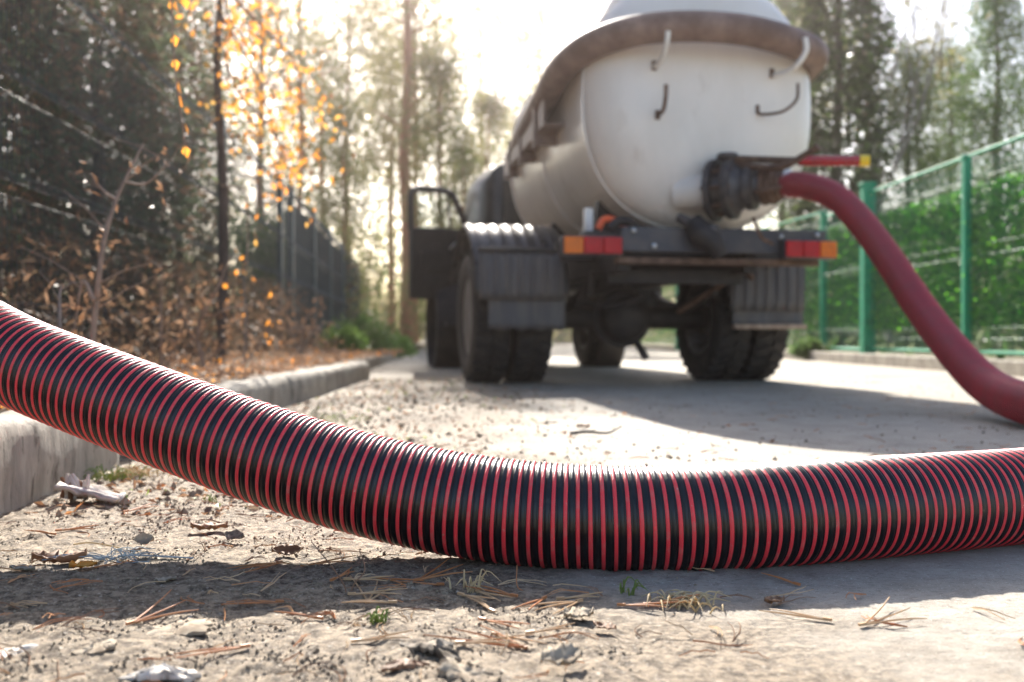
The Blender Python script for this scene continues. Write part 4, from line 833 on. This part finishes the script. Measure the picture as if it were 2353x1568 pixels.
def put(name, me, a, b, rz, label, cat, dz=.002, rx=0, ry=0, sol=.0012):
    x, y = G(a, b); o = link(name, me, None, (x, y, gz(x, y) + dz), (rx, ry, rz)); tag(o, label=label, cat=cat)
    if sol: s = o.modifiers.new('solid', 'SOLIDIFY'); s.thickness = sol
    return o
put('dry_leaf', rnd_leaf(.045, .022, 'leaf_brown', 1, .4), 660, 1283, .3, 'curled brown leaf in the hose shadow under the middle left of the hose', 'leaf', .006, .5)
put('dry_leaf', rnd_leaf(.075, .035, 'leaf_brown', 2, .5), 135, 1300, .1, 'brown curled strip of leaf in the shadow left of the blue grey fibre', 'leaf', .004)
put('dry_leaf', rnd_leaf(.030, .020, 'leaf_pale', 3, .5), 330, 1265, .2, 'small pale leaf standing up in the left part of the hose shadow', 'leaf', .007, .7)
put('dry_leaf', rnd_leaf(.042, .020, 'leaf_grey', 4, .3), 540, 1255, -.5, 'grey leaf tilted at the rear edge of the hose shadow', 'leaf', .008, .6)
put('dry_leaf', rnd_leaf(.028, .016, 'leaf_pale', 5, .3), 380, 1345, .5, 'small white leaf at the front edge of the shadow below the fibre', 'leaf')
put('dry_leaf', rnd_leaf(.040, .018, 'leaf_pale', 6, .3), 50, 1320, -.2, 'narrow pale leaf at the left border of the shadow', 'leaf')
put('dry_leaf', rnd_leaf(.050, .030, 'leaf_pale', 8, .25), 1290, 1550, .6, 'pale leaf at the bottom edge below the middle of the hose', 'leaf', .010, .3)
put('dry_leaf', rnd_leaf(.035, .028, 'leaf_pale', 9, .25), 1330, 1430, .2, 'off white crumpled leaf on the grit in front of the hose centre', 'leaf', .005)
put('dry_leaf', rnd_leaf(.026, .018, 'leaf_brown', 10, .4), 1780, 1392, .2, 'small reddish leaf on the shadow edge over the concrete', 'leaf', .004)
put('dry_leaf', rnd_leaf(.060, .028, 'leaf_brown', 11, .4), 480, 1228, .05, 'red brown strip of pine bark on the sunny soil behind the shadow', 'leaf', .004)
put('dry_leaf', rnd_leaf(.030, .016, 'leaf_brown', 12, .4), 1390, 1460, -.7, 'small orange leaf on the pale grit right of centre', 'leaf', .004)
put('dry_leaf', rnd_leaf(.05, .03, 'leaf_brown', 13, .4), 1340, 985, .1, 'brown leaf on the driveway behind the hose', 'leaf', .004)
# bark flakes
def flake(L, W_, seed, mt, th_=.003, amp=.30):
    L *= .8; W_ *= .62; th_ = min(th_, .0045)
    rr = np.random.default_rng(seed); n = 54; m = MB(); top = []; ph = rr.uniform(0, 6, 6)
    ring_ = []
    for i in range(n):
        a = 2 * PI * i / n; r = 1 + amp * (math.sin(3 * a + ph[0]) * .5 + math.sin(5 * a + ph[1]) * .4 + math.sin(9 * a + ph[2]) * .3 + math.sin(17 * a + ph[4]) * .22 + .12 * rr.normal()); ring_.append((math.cos(a) * r * L / 2, math.sin(a) * r * W_ / 2))
    v = []
    for lv_, (s, z) in enumerate(((1, 0), (1.0, th_), (.7, th_ * 1.5), (.35, th_ * 1.3))):
        for x, y in ring_: v.append((x * s, y * s, z + rr.normal() * th_ * .2 + th_ * .9 * math.sin(x * 60 + ph[3])))
    f = []
    for l_ in range(3):
        for i in range(n): f.append((l_ * n + i, l_ * n + (i + 1) % n, (l_ + 1) * n + (i + 1) % n, (l_ + 1) * n + i))
    f.append(tuple(3 * n + i for i in range(n))); f.append(tuple(range(n - 1, -1, -1)))
    return m.add(v, f).mesh('bark_flake', M[mt], 50)
put('bark_flake', flake(.085, .10, 1, 'leaf_pale'), 410, 1452, .1, 'bleached white bark flake lying left of centre near the bottom', 'bark', -.0015, sol=0)
put('bark_flake', flake(.10, .055, 2, 'leaf_grey', .010), 985, 1508, -.9, 'large rough grey bark flake at the bottom centre', 'bark', -.0015, sol=0)
put('bark_flake', flake(.06, .05, 3, 'leaf_pale', .008), 1060, 1560, -.4, 'pale bark flake touching the bottom edge beside the grey one', 'bark', -.0015, sol=0)
put('bark_flake', flake(.05, .05, 4, 'leaf_pale'), 220, 1505, .3, 'small pale bark flake low at the left', 'bark', -.0015, sol=0)
put('bark_flake', flake(.08, .04, 5, 'chip', .006), 370, 1562, .1, 'pale yellowish wood flake cut by the bottom edge at left', 'bark', -.0015, sol=0)
put('bark_flake', flake(.05, .03, 6, 'leaf_brown'), 930, 1550, .5, 'orange brown bark scrap beside the large grey flake', 'bark', -.0015, sol=0)
put('bark_flake', flake(.06, .05, 8, 'chip'), 20, 1510, .6, 'sunlit pale flake at the lower left corner', 'bark', -.0015, sol=0)
# splintered wood chip at the kerb
cx_, cy_ = G(195, 1160); wc = empty('wood_chip', (cx_, cy_, gz(cx_, cy_)), -.15, label='splintered bleached wood chip leaning against the kerb under the hose', cat='wood chip'); wc.scale = (1.35,) * 3
v = []; f = []; rr2 = np.random.default_rng(5)
for i in range(9):
    t = i / 8
    for j in range(6): s = j / 5 - .5; v.append((-.030 + .085 * t, s * .055 * (1 - .45 * t) + .008 * rr2.normal() * .3, .022 - .020 * t + .004 * math.sin(j * 2.1) + .0015 * rr2.normal()))
for i in range(8):
    for j in range(5): f.append((i * 6 + j, i * 6 + j + 1, (i + 1) * 6 + j + 1, (i + 1) * 6 + j))
o = MB().add(v, f).build('split_slab', M['chip'], wc); s = o.modifiers.new('solid', 'SOLIDIFY'); s.thickness = .006
for k in range(9):
    a = -.035 + k * .0045; MB().tube([(a, .004 * math.sin(k * 2), .005), (a + .002, .003 * math.cos(k), .022), (a - .004 + .006 * math.sin(k), .004, .034 + .006 * math.sin(k * 1.7))], [.0045, .0042, .0025], 6, sm=3).build('splinter', M['chip'] if k % 3 else M['leaf_brown'], wc)
# blue-grey fibre
cx_, cy_ = G(270, 1300); m = MB(); random.seed(6)
for k in range(14):
    p = [(random.uniform(-.02, .02), random.uniform(-.02, .02), .004)]
    for q in range(5): p.append((p[-1][0] + random.uniform(-.018, .022), p[-1][1] + random.uniform(-.014, .014), random.uniform(.002, .016)))
    m.tube(p, .0007, 4, sm=4)
for k in range(5): m.tube([(.0, .002 * k, .006), (.03, -.004 + .001 * k, .008), (.07, .004 - .001 * k, .005), (.105, .001 * k, .003)], .0009, 5, sm=5)
for k in range(6): m.tube([(-.02, .004 * k - .01, .004), (-.06, .02 - .005 * k, .006), (-.10, .015 * math.sin(k), .004)], .0008, 5, sm=5)
o = m.build('lint_tangle', M['lint'], None, (cx_, cy_, gz(cx_, cy_))); tag(o, label='tangled strand of blue grey fibre lying in the hose shadow at left', cat='fibre')
o = MB().tube([(0, 0, .004), (.03, -.012, .009), (.06, -.018, .006), (.085, -.03, .004)], .0011, 6, sm=5).build('green_stalk', M['straw'], None, (*G(168, 1262), .003)); tag(o, label='greenish bent stalk lying above the blue grey fibre', cat='stalk')
# thin upright curved stalks in front of the shadow
def curved(pts, mt, label, r=.0009): 
    b = Vector(pts[0]); o = MB().tube([tuple(Vector(p) - b) for p in pts], [r, r, r * .6], 6, sm=8).build('dry_stalk', M[mt], None, tuple(b)); tag(o, label=label, cat='stalk')
g0 = G(795, 1372); Yg = g0[1]
curved([(g0[0], Yg, .002), near(790, 1345, Yg + .01), near(760, 1300, Yg + .03), near(715, 1245, Yg + .06)], 'leaf_brown', 'long thin brown stalk leaning left across the hose shadow')
curved([(g0[0] + .004, Yg, .002), near(815, 1340, Yg + .01), near(838, 1310, Yg + .02), near(825, 1262, Yg + .04)], 'leaf_brown', 'thin hooked brown stalk crossing the shadow right of the leaning one')
curved([(*G(1255, 1385), .002), near(1225, 1365, 1.24), near(1190, 1350, 1.25), near(1188, 1300, 1.27)], 'needle', 'thin bent needle stalk standing at the shadow edge under the hose middle')
# straw tufts, grass
def tuft(a, b, n, L, mats, label, cat, spread=.015, flat=.5, seed=0):
    x, y = G(a, b); rr = random.Random(seed); m = MB()
    for k in range(n):
        an = rr.uniform(0, 2 * PI); l = L * rr.uniform(.5, 1.1); bx, by = rr.gauss(0, spread), rr.gauss(0, spread * .7); c, s = math.cos(an), math.sin(an); h = l * rr.uniform(.1, 1) * (1 - flat)
        m.tube([(bx, by, -.002), (bx + c * l * .4, by + s * l * .4, h + .006), (bx + c * l, by + s * l, h * .5 + .003)], [.0013, .001, .0003], 4, sm=3)
    o = m.build('grass_tuft', M[mats], None, (x, y, gz(x, y))); return tag(o, label=label, cat=cat)
tuft(1570, 1392, 46, .045, 'straw', 'flattened tuft of pale straw at the front edge of the shadow right of centre', 'grass', .022, .75, 1)
tuft(1090, 1365, 10, .03, 'straw', 'tiny dry sprig at the shadow edge below the hose middle', 'grass', .008, .3, 2)
tuft(1445, 1370, 8, .022, 'grass', 'small green sprout in the hose shadow left of the straw tuft', 'grass', .006, .3, 3)
tuft(245, 1105, 60, .045, 'grass', 'patch of short green and yellow grass at the kerb joint under the hose', 'grass', .03, .4, 4)
tuft(300, 1100, 50, .05, 'straw', 'dry straw grass next to the green patch under the hose', 'grass', .035, .55, 5)
tuft(485, 1160, 10, .02, 'grass', 'tiny green sprout on the sunny soil under the left half of the hose', 'grass', .006, .3, 6)
tuft(870, 1440, 12, .02, 'grass', 'tiny green sprout in the front soil left of centre', 'grass', .006, .3, 7)
tuft(740, 970, 70, .07, 'grass', 'sparse yellow green grass on the soil strip behind the hose', 'grass', .10, .5, 8)
# leaf litter on verge and soil strip behind hose
def scatter_leaves(n, fn, zf, L, mats, share, name, label):
    P = np.array([fn() for _ in range(n)]); P = np.c_[P, [zf(*p) for p in P]]; D = RNG.normal(size=(n, 3)) * [1, 1, .35]; V, F = leaves(P, D, RNG.uniform(L * .5, L * 1.4, n), RNG.uniform(L * .2, L * .6, n), .12)
    tag(link(name, npmesh(name, V, F, [M[q] for q in mats], RNG.choice(len(mats), n, p=share))), label=label, cat='leaf litter', kind='stuff')
def vpnt():
    y = random.uniform(.9, 12) ; x = kx(y) - .12 - random.random() ** 1.5 * 1.3; return x, y
scatter_leaves(9000, vpnt, lambda x, y: verge_z(x, y) + random.uniform(.02, .045), .035, ['leaf_brown', 'thuja_brown', 'leaf_pale', 'orange_leaf'], [.5, .3, .14, .06], 'leaf_litter', 'brown fallen leaves covering the raised verge behind the kerb')
def spnt():
    y = 1.75 + 6.0 * random.random() ** 1.2; x = kx(y) + .04 + abs(random.gauss(0, .55)); return min(x, 1.1), y
scatter_leaves(2600, spnt, lambda x, y: hmap(x, y) + .004, .022, ['leaf_brown', 'leaf_pale', 'needle', 'grass', 'soil'], [.33, .17, .12, .08, .30], 'debris', 'scattered leaf and bark debris on the soil strip behind the hose')
tag(link('pebbles', crumbs(2200, lambda: (lambda p: (p[0], p[1]))(spnt()), 'pebbles', .003, .014, M['pebble'])), label='small stones and clods on the soil strip behind the hose', cat='grit', kind='stuff')

tag(link('driveway_grit', crumbs(5200, lambda: (random.uniform(-.1, 3.2), 1.55 + 7 * random.random() ** 1.5), 'driveway_grit', .0012, .0075, M['pebble'])), label='sparse grit scattered over the concrete driveway behind the hose', cat='grit', kind='stuff')
tag(link('driveway_bits', needles(230, lambda: (random.uniform(-.2, 2.2), 1.6 + 3.5 * random.random() ** 1.3), 'driveway_bits', ['needle', 'leaf_brown'], (.02, .06), .0012)), label='few dry needles scattered over the driveway behind the hose', cat='litter', kind='stuff')
o = MB().tube([(0, 0, .01), (.06, .01, .014), (.12, -.01, .012), (.17, .03, .03)], [.006, .005, .002], 7, sm=4).tube([(.06, .01, .012), (.09, .06, .02)], [.003, .001], 5).build('fallen_twig', M['bark_dark'], None, (*G(1310, 1003), .0)); tag(o, label='forked dark twig lying on the driveway between hose and truck', cat='twig')
put('dry_leaf', rnd_leaf(.035, .02, 'leaf_yellow', 14, .4), 190, 1320, .4, 'tiny yellow leaf scrap in the shadow under the grey fibre', 'leaf', .004)

# ---------------------------------------------------------------- thin volume added to imitate the warm glare towards the sun
if GLARE_HAZE:
    hz = MB().box(-185, 185, -45, 425, -1.2, 24).build('glare_haze', None, smooth=0) if False else None
    me = bpy.data.meshes.new('glare_haze'); bx = MB().box(-90, 90, -30, 120, -1.2, 26); me.from_pydata(bx.v, [], bx.f)
    hm = bpy.data.materials.new('glare_haze'); hm.use_nodes = True; n_ = hm.node_tree.nodes; n_.clear(); out_ = n_.new('ShaderNodeOutputMaterial'); pv = n_.new('ShaderNodeVolumePrincipled')
    pv.inputs['Color'].default_value = (1, .88, .84, 1); pv.inputs['Density'].default_value = GLARE_HAZE; pv.inputs['Anisotropy'].default_value = .93
    hm.node_tree.links.new(pv.outputs[0], out_.inputs['Volume']); me.materials.append(hm); tag(link('glare_haze', me), kind='stuff')
